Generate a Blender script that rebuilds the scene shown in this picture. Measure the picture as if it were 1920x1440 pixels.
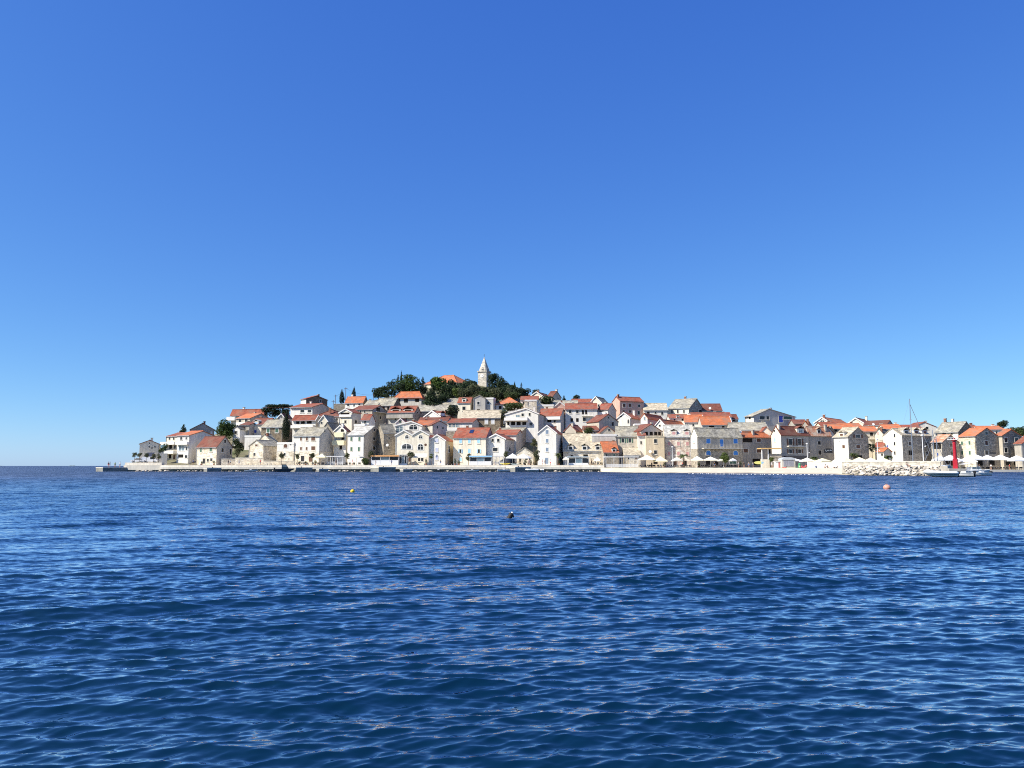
import bpy, bmesh, math, random
import numpy as np
from mathutils import Vector, Matrix
for _o in list(bpy.data.objects):
    bpy.data.objects.remove(_o)
SC = bpy.context.scene
COL = SC.collection
R = math.radians
random.seed(7)

# ---------------------------------------------------------------- camera
F = 1442.0                       # focal length in photograph pixels (1920 wide)
EYE = 1.78                       # eye height above the sea
PITCH = math.atan(153.5 / F)
cam = bpy.data.cameras.new('camera')
cam.sensor_fit = 'HORIZONTAL'
cam.sensor_width = 36.0
cam.lens = 36.0 * F / 1920.0
cam.clip_start = 0.1
cam.clip_end = 60000.0
camo = bpy.data.objects.new('camera', cam)
COL.objects.link(camo)
camo.location = (0, 0, EYE)
camo.rotation_euler = (R(90) + PITCH, 0, 0)
SC.camera = camo

# ---------------------------------------------------------------- sky, sun, exposure
SUN_EL = R(43)
SUN_AZ = math.atan2(-0.915, -0.40)   # direction towards the sun: left of the view, slightly behind the camera
sx, sy = math.sin(SUN_AZ), math.cos(SUN_AZ)
world = bpy.data.worlds.new('World')
SC.world = world
world.use_nodes = True
wn = world.node_tree
bg = wn.nodes['Background']
sky = wn.nodes.new('ShaderNodeTexSky')
sky.sky_type = 'NISHITA'
sky.sun_disc = False
sky.sun_elevation = SUN_EL
sky.sun_rotation = SUN_AZ
sky.altitude = 0.0
sky.air_density = 0.7
sky.dust_density = 0.3
sky.ozone_density = 6.0
# the camera's colour rendition of the sky: one tone curve per channel over the whole dome
_sep = wn.nodes.new('ShaderNodeSeparateColor'); _com = wn.nodes.new('ShaderNodeCombineColor')
wn.links.new(sky.outputs[0], _sep.inputs[0])
for _i, (_pw, _gn) in enumerate(((1.091, 0.6716), (0.882, 1.0922), (0.451, 2.8367))):
    _p = wn.nodes.new('ShaderNodeMath'); _p.operation = 'POWER'; _p.inputs[1].default_value = _pw
    _g = wn.nodes.new('ShaderNodeMath'); _g.operation = 'MULTIPLY'; _g.inputs[1].default_value = _gn
    wn.links.new(_sep.outputs[_i], _p.inputs[0]); wn.links.new(_p.outputs[0], _g.inputs[0]); wn.links.new(_g.outputs[0], _com.inputs[_i])
wn.links.new(_com.outputs[0], bg.inputs['Color'])
bg.inputs['Strength'].default_value = 0.1
sun = bpy.data.lights.new('sun', 'SUN')
sun.energy = 4.8
sun.angle = R(0.53)
sun.color = (1.0, 0.95, 0.86)
suno = bpy.data.objects.new('sun', sun)
COL.objects.link(suno)
_d = Vector((sx * math.cos(SUN_EL), sy * math.cos(SUN_EL), math.sin(SUN_EL)))
suno.rotation_euler = _d.to_track_quat('Z', 'Y').to_euler()
suno.location = (0, 0, 200)
vs = SC.view_settings
vs.view_transform = 'Standard'
vs.look = 'None'
vs.gamma = 1.0
vs.use_curve_mapping = False
vs.exposure = 0.6
SC.cycles.pixel_filter_type = 'BLACKMAN_HARRIS'
SC.cycles.filter_width = 1.05
SC.cycles.use_denoising = False
SC.cycles.use_adaptive_sampling = False
SC.cycles.max_bounces = 5
SC.cycles.diffuse_bounces = 3
SC.cycles.glossy_bounces = 3
SC.cycles.transmission_bounces = 3
SC.cycles.caustics_reflective = False
SC.cycles.caustics_refractive = False

# ---------------------------------------------------------------- helpers
_cp, _sp = math.cos(PITCH), math.sin(PITCH)
def ray(px, py):
    """direction through a photograph pixel, scaled to one metre of depth along Y"""
    v = (720.0 - py) / F
    dy = _cp - v * _sp
    return ((px - 960.0) / F) / dy, (_sp + v * _cp) / dy
def P(px, py, D):
    kx, kz = ray(px, py)
    return Vector((D * kx, D, EYE + D * kz))
def zat(py, D, px=960):
    return EYE + D * ray(px, py)[1]
def m_per_px(D):
    return D / F

def tag(o, label=None, cat=None, group=None, kind=None):
    if label: o['label'] = label
    if cat: o['category'] = cat
    if group: o['group'] = group
    if kind: o['kind'] = kind
    return o
def empty(name, loc, rz=0.0):
    o = bpy.data.objects.new(name, None)
    o.empty_display_size = 0.5
    COL.objects.link(o)
    o.location = loc
    o.rotation_euler = (0, 0, rz)
    return o
def link(name, me, parent=None, loc=None, rz=None, scale=None):
    o = bpy.data.objects.new(name, me)
    COL.objects.link(o)
    if parent is not None: o.parent = parent
    if loc is not None: o.location = loc
    if rz is not None: o.rotation_euler = (0, 0, rz)
    if scale is not None: o.scale = scale
    return o
def copy_tree(o, parent=None):
    c = o.copy()
    COL.objects.link(c)
    c.parent = parent
    for ch in list(o.children):
        copy_tree(ch, c)
    return c

class MB:
    """collects faces of one mesh"""
    def __init__(s):
        s.v = []; s.f = []; s.m = []
    def poly(s, pts, mi=0):
        i = len(s.v)
        s.v.extend([tuple(p) for p in pts])
        s.f.append(tuple(range(i, i + len(pts)))); s.m.append(mi)
        return s
    def box(s, x0, x1, y0, y1, z0, z1, mi=0, skip=''):
        i = len(s.v)
        s.v.extend([(x0,y0,z0),(x1,y0,z0),(x1,y1,z0),(x0,y1,z0),(x0,y0,z1),(x1,y0,z1),(x1,y1,z1),(x0,y1,z1)])
        for k, q in (('b',(0,3,2,1)),('t',(4,5,6,7)),('f',(0,1,5,4)),('r',(1,2,6,5)),('k',(2,3,7,6)),('l',(3,0,4,7))):
            if k in skip: continue
            s.f.append(tuple(i + j for j in q)); s.m.append(mi)
        return s
    def prism(s, prof, axis, a0, a1, mi=0):
        """closed profile of (t, z) points pushed along the other horizontal axis; axis = axis of the push"""
        n = len(prof); i = len(s.v)
        for a in (a0, a1):
            for t, z in prof:
                s.v.append((a, t, z) if axis == 'x' else (t, a, z))
        s.f.append(tuple(i + j for j in range(n))); s.m.append(mi)
        s.f.append(tuple(i + n + j for j in reversed(range(n)))); s.m.append(mi)
        for j in range(n):
            k = (j + 1) % n
            s.f.append((i + j, i + n + j, i + n + k, i + k)); s.m.append(mi)
        return s
    def tube(s, p0, p1, r0, r1=None, n=8, mi=0, caps=True):
        r1 = r0 if r1 is None else r1
        p0, p1 = Vector(p0), Vector(p1)
        d = (p1 - p0).normalized()
        a = d.orthogonal().normalized(); b = d.cross(a)
        i = len(s.v)
        for p, r in ((p0, r0), (p1, r1)):
            for k in range(n):
                t = 2 * math.pi * k / n
                s.v.append(tuple(p + a * (r * math.cos(t)) + b * (r * math.sin(t))))
        for k in range(n):
            s.f.append((i + k, i + (k + 1) % n, i + n + (k + 1) % n, i + n + k)); s.m.append(mi)
        if caps:
            s.f.append(tuple(i + k for k in reversed(range(n)))); s.m.append(mi)
            s.f.append(tuple(i + n + k for k in range(n))); s.m.append(mi)
        return s
    def lathe(s, prof, n=12, c=(0, 0), mi=0):
        i = len(s.v); m = len(prof)
        for r, z in prof:
            for k in range(n):
                t = 2 * math.pi * k / n
                s.v.append((c[0] + r * math.cos(t), c[1] + r * math.sin(t), z))
        for j in range(m - 1):
            for k in range(n):
                s.f.append((i + j*n + k, i + j*n + (k+1) % n, i + (j+1)*n + (k+1) % n, i + (j+1)*n + k)); s.m.append(mi)
        s.f.append(tuple(i + k for k in reversed(range(n)))); s.m.append(mi)
        s.f.append(tuple(i + (m-1)*n + k for k in range(n))); s.m.append(mi)
        return s
    def loft(s, secs, mi=0, caps=True):
        i = len(s.v); n = len(secs[0])
        for sec in secs: s.v.extend([tuple(p) for p in sec])
        for j in range(len(secs) - 1):
            for k in range(n - 1):
                s.f.append((i + j*n + k, i + j*n + k + 1, i + (j+1)*n + k + 1, i + (j+1)*n + k)); s.m.append(mi)
        if caps:
            s.f.append(tuple(i + k for k in reversed(range(n)))); s.m.append(mi)
            j = i + (len(secs) - 1) * n
            s.f.append(tuple(j + k for k in range(n))); s.m.append(mi)
        return s
    def mesh(s, name, mats, smooth=False):
        me = bpy.data.meshes.new(name)
        me.from_pydata(s.v, [], s.f)
        for m in (mats if isinstance(mats, (list, tuple)) else [mats]): me.materials.append(m)
        if any(s.m): me.polygons.foreach_set('material_index', s.m)
        if smooth: me.polygons.foreach_set('use_smooth', [True] * len(s.f))
        bm = bmesh.new(); bm.from_mesh(me)
        bmesh.ops.recalc_face_normals(bm, faces=bm.faces)
        bm.to_mesh(me); bm.free()
        me.update()
        return me
    def obj(s, name, mats, parent=None, loc=None, rz=None, smooth=False):
        return link(name, s.mesh(name, mats, smooth), parent, loc, rz)

# ---------------------------------------------------------------- materials
MATS = {}
def mat(name, col, rough=0.85, var=0.12, scale=0.6, hue=None, kind='', rnd=0.08, spec=0.3, metal=0.0, bump=0.0, wet=None):
    """procedural surface: base colour broken by two noises, optional pattern, a small shift per object"""
    if name in MATS: return MATS[name]
    m = bpy.data.materials.new(name); m.use_nodes = True
    nt = m.node_tree; N = nt.nodes; L = nt.links
    b = N['Principled BSDF']
    b.inputs['Roughness'].default_value = rough
    b.inputs['Specular IOR Level'].default_value = spec
    b.inputs['Metallic'].default_value = metal
    tc = N.new('ShaderNodeTexCoord')
    n1 = N.new('ShaderNodeTexNoise'); n1.inputs['Scale'].default_value = scale; n1.inputs['Detail'].default_value = 5
    n1.inputs['Roughness'].default_value = 0.65
    L.new(tc.outputs['Object'], n1.inputs['Vector'])
    dark = tuple(c * (1 - var * 1.6) for c in col) + (1,)
    lite = tuple(min(1, c * (1 + var)) for c in col) + (1,)
    ramp = N.new('ShaderNodeValToRGB')
    ramp.color_ramp.elements[0].position = 0.32; ramp.color_ramp.elements[1].position = 0.68
    ramp.color_ramp.elements[0].color = dark; ramp.color_ramp.elements[1].color = lite
    L.new(n1.outputs['Fac'], ramp.inputs['Fac'])
    out = ramp.outputs['Color']
    if hue is not None:                      # patches of a second colour (stains, lichen, replaced tiles)
        n2 = N.new('ShaderNodeTexNoise'); n2.inputs['Scale'].default_value = scale * 0.45; n2.inputs['Detail'].default_value = 6
        n2.inputs['Roughness'].default_value = 0.7
        mp = N.new('ShaderNodeMapping'); mp.inputs['Location'].default_value = (13.1, 7.7, 3.3)
        L.new(tc.outputs['Object'], mp.inputs['Vector']); L.new(mp.outputs[0], n2.inputs['Vector'])
        r2 = N.new('ShaderNodeValToRGB'); r2.color_ramp.elements[0].position = 0.47; r2.color_ramp.elements[1].position = 0.64
        L.new(n2.outputs['Fac'], r2.inputs['Fac'])
        mx = N.new('ShaderNodeMix'); mx.data_type = 'RGBA'
        L.new(r2.outputs['Color'], mx.inputs[0]); L.new(out, mx.inputs[6]); mx.inputs[7].default_value = tuple(hue) + (1,)
        out = mx.outputs[2]
    hgt = n1.outputs['Fac']
    if kind == 'stone':                      # coursed rubble
        vo = N.new('ShaderNodeTexVoronoi'); vo.inputs['Scale'].default_value = 2.2
        mp = N.new('ShaderNodeMapping'); mp.inputs['Scale'].default_value = (0.8, 0.8, 1.5)
        L.new(tc.outputs['Object'], mp.inputs['Vector']); L.new(mp.outputs[0], vo.inputs['Vector'])
        sp = N.new('ShaderNodeSeparateColor'); L.new(vo.outputs['Color'], sp.inputs[0])
        mr = N.new('ShaderNodeMapRange'); mr.inputs[3].default_value = 0.68; mr.inputs[4].default_value = 1.25
        L.new(sp.outputs[0], mr.inputs[0])
        mu = N.new('ShaderNodeMix'); mu.data_type = 'RGBA'; mu.blend_type = 'MULTIPLY'; mu.inputs[0].default_value = 1
        L.new(out, mu.inputs[6]); L.new(mr.outputs[0], mu.inputs[7]); out = mu.outputs[2]
        hgt = sp.outputs[0]
    if kind == 'tile':                       # rows of barrel tiles
        wv = N.new('ShaderNodeTexWave'); wv.wave_type = 'BANDS'; wv.bands_direction = 'Z'
        wv.inputs['Scale'].default_value = 1.1; wv.inputs['Distortion'].default_value = 1.5; wv.inputs['Detail'].default_value = 2
        L.new(tc.outputs['Object'], wv.inputs['Vector'])
        n3 = N.new('ShaderNodeTexNoise'); n3.inputs['Scale'].default_value = 3.5; n3.inputs['Detail'].default_value = 2
        L.new(tc.outputs['Object'], n3.inputs['Vector'])
        ad = N.new('ShaderNodeMath'); ad.operation = 'ADD'; L.new(wv.outputs['Fac'], ad.inputs[0]); L.new(n3.outputs['Fac'], ad.inputs[1])
        mr = N.new('ShaderNodeMapRange'); mr.inputs[2].default_value = 2.0; mr.inputs[3].default_value = 0.74; mr.inputs[4].default_value = 1.22
        L.new(ad.outputs[0], mr.inputs[0])
        mu = N.new('ShaderNodeMix'); mu.data_type = 'RGBA'; mu.blend_type = 'MULTIPLY'; mu.inputs[0].default_value = 1
        L.new(out, mu.inputs[6]); L.new(mr.outputs[0], mu.inputs[7]); out = mu.outputs[2]
        hgt = ad.outputs[0]
    if kind == 'plaster':                    # streaks running down the wall
        n3 = N.new('ShaderNodeTexNoise'); n3.inputs['Scale'].default_value = 1.0; n3.inputs['Detail'].default_value = 4
        mp = N.new('ShaderNodeMapping'); mp.inputs['Scale'].default_value = (1.6, 1.6, 0.18)
        L.new(tc.outputs['Object'], mp.inputs['Vector']); L.new(mp.outputs[0], n3.inputs['Vector'])
        mr = N.new('ShaderNodeMapRange'); mr.inputs[1].default_value = 0.3; mr.inputs[2].default_value = 0.7
        mr.inputs[3].default_value = 0.83; mr.inputs[4].default_value = 1.07
        L.new(n3.outputs['Fac'], mr.inputs[0])
        mu = N.new('ShaderNodeMix'); mu.data_type = 'RGBA'; mu.blend_type = 'MULTIPLY'; mu.inputs[0].default_value = 1
        L.new(out, mu.inputs[6]); L.new(mr.outputs[0], mu.inputs[7]); out = mu.outputs[2]
    if wet:                                  # tide stain: (height it ends, colour)
        ge = N.new('ShaderNodeNewGeometry'); sx_ = N.new('ShaderNodeSeparateXYZ'); L.new(ge.outputs['Position'], sx_.inputs[0])
        nw = N.new('ShaderNodeMath'); nw.operation = 'MULTIPLY_ADD'; nw.inputs[1].default_value = 0.6; L.new(n1.outputs['Fac'], nw.inputs[0]); L.new(sx_.outputs['Z'], nw.inputs[2])
        rw = N.new('ShaderNodeMapRange'); rw.inputs[1].default_value = wet[0] + 0.15; rw.inputs[2].default_value = wet[0] + 0.45; rw.inputs[3].default_value = 1.0; rw.inputs[4].default_value = 0.0
        L.new(nw.outputs[0], rw.inputs[0])
        mw = N.new('ShaderNodeMix'); mw.data_type = 'RGBA'; L.new(rw.outputs[0], mw.inputs[0]); L.new(out, mw.inputs[6]); mw.inputs[7].default_value = tuple(wet[1]) + (1,)
        out = mw.outputs[2]
    if rnd > 0:
        oi = N.new('ShaderNodeObjectInfo')
        h = N.new('ShaderNodeHueSaturation')
        mr = N.new('ShaderNodeMapRange'); mr.inputs[3].default_value = 1 - rnd; mr.inputs[4].default_value = 1 + rnd
        L.new(oi.outputs['Random'], mr.inputs[0]); L.new(mr.outputs[0], h.inputs['Value'])
        L.new(out, h.inputs['Color']); out = h.outputs['Color']
    L.new(out, b.inputs['Base Color'])
    if bump > 0:
        bp = N.new('ShaderNodeBump'); bp.inputs['Strength'].default_value = 0.6; bp.inputs['Distance'].default_value = bump
        L.new(hgt, bp.inputs['Height']); L.new(bp.outputs[0], b.inputs['Normal'])
    MATS[name] = m
    return m
W = {
 'wh': mat('white_plaster', (0.80, 0.755, 0.66), 0.9, 0.05, 0.5, (0.72, 0.66, 0.55), 'plaster', 0.07),
 'cr': mat('cream_plaster', (0.82, 0.735, 0.57), 0.9, 0.06, 0.5, (0.73, 0.635, 0.47), 'plaster', 0.07),
 'st': mat('warm_stone', (0.68, 0.58, 0.42), 0.9, 0.14, 0.7, (0.76, 0.70, 0.57), 'stone', 0.08, bump=0.05),
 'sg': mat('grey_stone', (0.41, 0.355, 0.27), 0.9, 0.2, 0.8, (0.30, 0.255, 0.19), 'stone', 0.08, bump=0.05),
 'sp': mat('patchy_stone', (0.74, 0.65, 0.53), 0.9, 0.2, 0.9, (0.46, 0.31, 0.23), 'stone', 0.05, bump=0.05),
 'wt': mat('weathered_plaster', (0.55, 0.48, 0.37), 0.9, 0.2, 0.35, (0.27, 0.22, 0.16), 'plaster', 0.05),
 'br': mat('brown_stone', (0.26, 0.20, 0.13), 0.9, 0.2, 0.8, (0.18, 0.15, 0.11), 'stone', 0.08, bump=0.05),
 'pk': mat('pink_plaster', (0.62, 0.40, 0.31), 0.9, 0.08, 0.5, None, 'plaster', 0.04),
 'lv': mat('grey_and_shaded_plaster', (0.60, 0.555, 0.475), 0.9, 0.08, 0.5, (0.49, 0.45, 0.375), 'plaster', 0.05),  # pale grey walls; also white houses' shaded sides, shade put into the colour
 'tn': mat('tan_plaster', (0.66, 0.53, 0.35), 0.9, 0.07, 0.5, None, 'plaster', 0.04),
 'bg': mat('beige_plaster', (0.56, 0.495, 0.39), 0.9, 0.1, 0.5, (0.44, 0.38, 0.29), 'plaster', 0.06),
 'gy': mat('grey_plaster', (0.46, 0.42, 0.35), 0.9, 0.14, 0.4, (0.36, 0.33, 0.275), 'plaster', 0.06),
 'mn': mat('mint_plaster', (0.60, 0.70, 0.64), 0.9, 0.06, 0.5, None, 'plaster', 0.04),
}
ROOF = {
 'o': mat('orange_roof_tile', (0.56, 0.165, 0.065), 0.85, 0.22, 0.9, (0.36, 0.18, 0.11), 'tile', 0.10, bump=0.06),
 'r': mat('red_roof_tile', (0.31, 0.085, 0.047), 0.85, 0.26, 0.9, (0.24, 0.125, 0.085), 'tile', 0.12, bump=0.06),
 'm': mat('brown_roof_tile', (0.20, 0.066, 0.042), 0.85, 0.22, 0.8, (0.21, 0.11, 0.075), 'tile', 0.12, bump=0.06),
 'x': mat('patched_roof_tile', (0.52, 0.22, 0.12), 0.85, 0.22, 1.1, (0.58, 0.46, 0.33), 'tile', 0.06, bump=0.06),
 's': mat('stone_slab_roof', (0.32, 0.295, 0.235), 0.9, 0.24, 0.6, (0.40, 0.355, 0.25), 'stone', 0.10, bump=0.06),
 'k': mat('dark_slab_roof', (0.20, 0.185, 0.15), 0.9, 0.22, 0.7, (0.28, 0.25, 0.18), 'stone', 0.10, bump=0.06),
 'y': mat('pale_slab_roof', (0.52, 0.44, 0.31), 0.9, 0.18, 0.6, (0.40, 0.345, 0.245), 'stone', 0.06, bump=0.06),
 'w': mat('limewashed_slab_roof', (0.52, 0.495, 0.43), 0.9, 0.16, 0.7, (0.40, 0.375, 0.32), 'stone', 0.06, bump=0.06),
}
TRIM = mat('white_trim', (0.80, 0.77, 0.70), 0.8, 0.04, 1.0, rnd=0.03)
STONETRIM = mat('stone_trim', (0.70, 0.64, 0.52), 0.85, 0.08, 1.0, rnd=0.05)
GLASS = mat('dark_window_glass', (0.022, 0.024, 0.026), 0.22, 0.3, 0.8, rnd=0.4, spec=0.4)
PALEGLASS = mat('pale_window_glass', (0.16, 0.22, 0.25), 0.1, 0.2, 0.8, rnd=0.2, spec=0.5)
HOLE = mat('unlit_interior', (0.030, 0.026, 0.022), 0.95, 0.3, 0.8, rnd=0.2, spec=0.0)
BRICK = mat('chimney_brick', (0.30, 0.13, 0.08), 0.9, 0.2, 2.0)
SHUT = {
 'g': mat('green_paint', (0.07, 0.15, 0.10), 0.6, 0.1, 2.0), 'b': mat('blue_paint', (0.06, 0.24, 0.62), 0.6, 0.06, 2.0),
 'l': mat('light_blue_paint', (0.34, 0.60, 0.80), 0.6, 0.06, 2.0), 'p': mat('pink_paint', (0.62, 0.33, 0.30), 0.6, 0.06, 2.0),
 'n': mat('brown_paint', (0.13, 0.065, 0.04), 0.6, 0.1, 2.0), 'v': mat('lavender_paint', (0.50, 0.52, 0.64), 0.6, 0.05, 2.0),
 'w': mat('white_paint', (0.80, 0.79, 0.76), 0.5, 0.03, 2.0), 'u': mat('deep_blue_paint', (0.05, 0.09, 0.40), 0.5, 0.06, 2.0),
 'y': mat('grey_blue_paint', (0.20, 0.26, 0.33), 0.5, 0.06, 2.0), 'k': mat('black_paint', (0.02, 0.02, 0.022), 0.6, 0.1, 2.0),
}
CONC = mat('concrete', (0.56, 0.51, 0.42), 0.92, 0.14, 0.35, (0.44, 0.40, 0.33), 'plaster', 0.06, bump=0.02, wet=(0.30, (0.13, 0.125, 0.09)))
CONCP = mat('pale_concrete', (0.80, 0.73, 0.60), 0.92, 0.08, 0.35, (0.68, 0.62, 0.51), 'plaster', 0.05, bump=0.02)
DARKM = mat('dark_metal', (0.05, 0.05, 0.055), 0.5, 0.1, 2.0)
GREYM = mat('galvanised_metal', (0.45, 0.46, 0.47), 0.4, 0.06, 2.0, metal=0.6)
CANVAS = mat('cream_canvas', (0.80, 0.75, 0.60), 0.9, 0.04, 0.8, rnd=0.04)
CANVASW = mat('white_canvas', (0.82, 0.81, 0.78), 0.9, 0.03, 0.8, rnd=0.03)
CANVASY = mat('yellow_canvas', (0.80, 0.72, 0.46), 0.9, 0.04, 0.8, rnd=0.04)
# ================================================================ SEA
def build_sea():
    rng = np.random.default_rng(11)
    half = 46.0
    a1 = np.radians(np.linspace(-half, half, 780))
    a2 = np.radians(np.linspace(half, 360 - half, 50)[1:-1])
    ang = np.concatenate([a1, a2])
    rs = [0.8]
    while rs[-1] < 3.6: rs.append(rs[-1] * 1.02)
    while rs[-1] < 20: rs.append(rs[-1] * 1.0031)
    while rs[-1] < 60: rs.append(rs[-1] * 1.0046)
    while rs[-1] < 300: rs.append(rs[-1] * 1.010)
    while rs[-1] < 30000: rs.append(rs[-1] * 1.12)
    r = np.array(rs)
    dr = np.gradient(r)
    RR, AA = np.meshgrid(r, ang, indexing='ij')
    X = RR * np.sin(AA); Y = RR * np.cos(AA)
    DR = np.repeat(dr[:, None], len(ang), 1)
    sp = np.maximum(DR, RR * np.radians(2 * half / 780))
    Z = np.zeros_like(X); GX = np.zeros_like(X); GY = np.zeros_like(X)
    # wind sea: crests lie nearly across the view, a little rotated, with a wide spread of directions
    lam = np.concatenate([np.geomspace(0.05, 0.09, 20), np.geomspace(0.09, 0.29, 46), np.geomspace(0.29, 0.6, 14), np.geomspace(0.6, 1.7, 16), np.geomspace(1.7, 4.5, 7)])
    # groups of higher and lower waves
    mod = np.zeros_like(X)
    for k in range(9):
        L = rng.uniform(3, 18); t = rng.uniform(0, 2 * math.pi)
        mod += np.sin(2 * math.pi / L * (X * math.cos(t) * 0.6 + Y * math.sin(t)) + rng.uniform(0, 6.28))
    mod = np.clip(1.0 + 0.09 * mod, 0.55, 1.4)
    for l in lam:
        th = math.radians(rng.normal(107, 10) if l > 0.6 else rng.normal(101, 20 if l > 0.09 else 28))
        s = 0.019 if l > 1.7 else 0.029 if l > 0.6 else 0.035 if l > 0.29 else (0.045 if l > 0.09 else 0.034)
        a = s * l / (2 * math.pi) * rng.uniform(0.6, 1.4)
        k = 2 * math.pi / l
        ph = k * (X * math.cos(th) + Y * math.sin(th)) + rng.uniform(0, 6.28)
        fade = np.clip((l / sp - 2.0) / 2.2, 0, 1) * (mod if l > 0.08 else 1.0)
        af = a * fade
        ph = ph + 0.45 * np.cos(ph)                      # faces towards the near shore steeper than the backs
        Z += af * np.cos(ph)
        q = 0.8
        GX -= q * af * math.cos(th) * np.sin(ph)
        GY -= q * af * math.sin(th) * np.sin(ph)
    X = X + GX; Y = Y + GY
    nr, na = X.shape
    co = np.stack([X, Y, Z], -1).reshape(-1, 3)
    co = np.vstack([co, [[0, 0, 0]]]).astype(np.float32)
    i = np.arange(nr - 1)[:, None] * na; j = np.arange(na)[None, :]; j2 = (j + 1) % na
    quads = np.stack([i + j, i + j2, i + na + j2, i + na + j], -1).reshape(-1, 4)
    tri = np.stack([np.full(na, nr * na), (np.arange(na) + 1) % na, np.arange(na)], -1)
    me = bpy.data.meshes.new('sea')
    me.vertices.add(len(co)); me.vertices.foreach_set('co', co.ravel())
    loops = np.concatenate([quads.ravel(), tri.ravel()]).astype(np.int32)
    me.loops.add(len(loops)); me.loops.foreach_set('vertex_index', loops)
    st = np.concatenate([np.arange(len(quads)) * 4, len(quads) * 4 + np.arange(len(tri)) * 3]).astype(np.int32)
    me.polygons.add(len(st)); me.polygons.foreach_set('loop_start', st)
    me.polygons.foreach_set('use_smooth', np.ones(len(st), dtype=bool))
    me.update(calc_edges=True)
    me.validate()
    m = bpy.data.materials.new('sea_water'); m.use_nodes = True
    nt = m.node_tree; N = nt.nodes; L = nt.links
    b = N['Principled BSDF']
    tc = N.new('ShaderNodeTexCoord')
    def noise(scale, sc, detail, loc=(0, 0, 0), rot=0.0):
        mp = N.new('ShaderNodeMapping'); mp.inputs['Scale'].default_value = sc; mp.inputs['Location'].default_value = loc
        mp.inputs['Rotation'].default_value = (0, 0, rot)
        L.new(tc.outputs['Object'], mp.inputs['Vector'])
        n = N.new('ShaderNodeTexNoise'); n.inputs['Scale'].default_value = scale; n.inputs['Detail'].default_value = detail
        n.inputs['Roughness'].default_value = 0.6
        L.new(mp.outputs[0], n.inputs['Vector'])
        return n.outputs['Fac']
    def slopes(scale, sc, detail, loc, rot, amp):
        """random wave slopes, given as a vector to add to the upright normal"""
        mp = N.new('ShaderNodeMapping'); mp.inputs['Scale'].default_value = sc; mp.inputs['Location'].default_value = loc
        mp.inputs['Rotation'].default_value = (0, 0, rot)
        L.new(tc.outputs['Object'], mp.inputs['Vector'])
        n = N.new('ShaderNodeTexNoise'); n.inputs['Scale'].default_value = scale; n.inputs['Detail'].default_value = detail
        n.inputs['Roughness'].default_value = 0.6
        L.new(mp.outputs[0], n.inputs['Vector'])
        su = N.new('ShaderNodeVectorMath'); su.operation = 'SUBTRACT'; su.inputs[1].default_value = (0.5, 0.5, 0.5); L.new(n.outputs['Color'], su.inputs[0])
        mu = N.new('ShaderNodeVectorMath'); mu.operation = 'MULTIPLY'; mu.inputs[1].default_value = (amp * 0.5, amp * 1.2, 0.0); L.new(su.outputs[0], mu.inputs[0])
        return mu.outputs[0]
    def scaled(v, f):
        q = N.new('ShaderNodeVectorMath'); q.operation = 'SCALE'; L.new(v, q.inputs[0]); L.new(f, q.inputs['Scale']); return q.outputs[0]
    def ramp(src, a0, a1, b0, b1):
        q = N.new('ShaderNodeMapRange'); q.inputs[1].default_value = a0; q.inputs[2].default_value = a1; q.inputs[3].default_value = b0; q.inputs[4].default_value = b1
        L.new(src, q.inputs[0]); return q.outputs[0]
    lanes = noise(0.020, (0.5, 1.4, 1), 3, (31, 17, 0), R(-10))      # wind lanes
    cd = N.new('ShaderNodeVectorMath'); cd.operation = 'LENGTH'; L.new(tc.outputs['Object'], cd.inputs[0])
    dist = cd.outputs['Value']
    gust = ramp(lanes, 0.35, 0.68, 0.6, 1.15)
    rip = slopes(14.0, (0.36, 1.4, 1), 4, (0, 0, 0), R(-14), 1.2)       # decimetre ripples
    chop = slopes(3.2, (0.34, 1.5, 1), 4, (5, 3, 0), R(-14), 2.5)    # metre chop where the modelled waves fade out
    mid = slopes(0.7, (0.32, 1.6, 1), 4, (2, 9, 0), R(-12), 1.9)      # longer sets far out
    f1 = N.new('ShaderNodeMath'); f1.operation = 'MULTIPLY'; L.new(gust, f1.inputs[0]); L.new(ramp(dist, 22, 90, 0.0, 0.9), f1.inputs[1])
    f2 = N.new('ShaderNodeMath'); f2.operation = 'MULTIPLY'; L.new(gust, f2.inputs[0]); L.new(ramp(dist, 40, 140, 0.0, 1.0), f2.inputs[1])
    geo = N.new('ShaderNodeNewGeometry')
    acc = geo.outputs['Normal']
    for v in (scaled(rip, ramp(dist, 4, 40, 0.3, 1.2)), scaled(chop, f1.outputs[0]), scaled(mid, f2.outputs[0])):
        ad = N.new('ShaderNodeVectorMath'); ad.operation = 'ADD'; L.new(acc, ad.inputs[0]); L.new(v, ad.inputs[1]); acc = ad.outputs[0]
    # unresolved waves: normals tilted to the viewer, reflection lifted off the town into sky
    lean = N.new('ShaderNodeCombineXYZ'); lean.inputs[0].default_value = -0.01; l2 = N.new('ShaderNodeMath'); l2.operation = 'ADD'; L.new(ramp(dist, 12, 70, 0.0, -0.14), l2.inputs[0]); L.new(ramp(dist, 60, 190, 0.0, -0.20), l2.inputs[1]); L.new(l2.outputs[0], lean.inputs[1])
    ad = N.new('ShaderNodeVectorMath'); ad.operation = 'ADD'; L.new(acc, ad.inputs[0]); L.new(lean.outputs[0], ad.inputs[1]); acc = ad.outputs[0]
    nm = N.new('ShaderNodeVectorMath'); nm.operation = 'NORMALIZE'; L.new(acc, nm.inputs[0])
    # water body under a mirror whose share follows Fresnel's law, lifted as the photograph shows it
    fr = N.new('ShaderNodeFresnel'); fr.inputs['IOR'].default_value = 1.333; L.new(nm.outputs[0], fr.inputs['Normal'])
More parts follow.
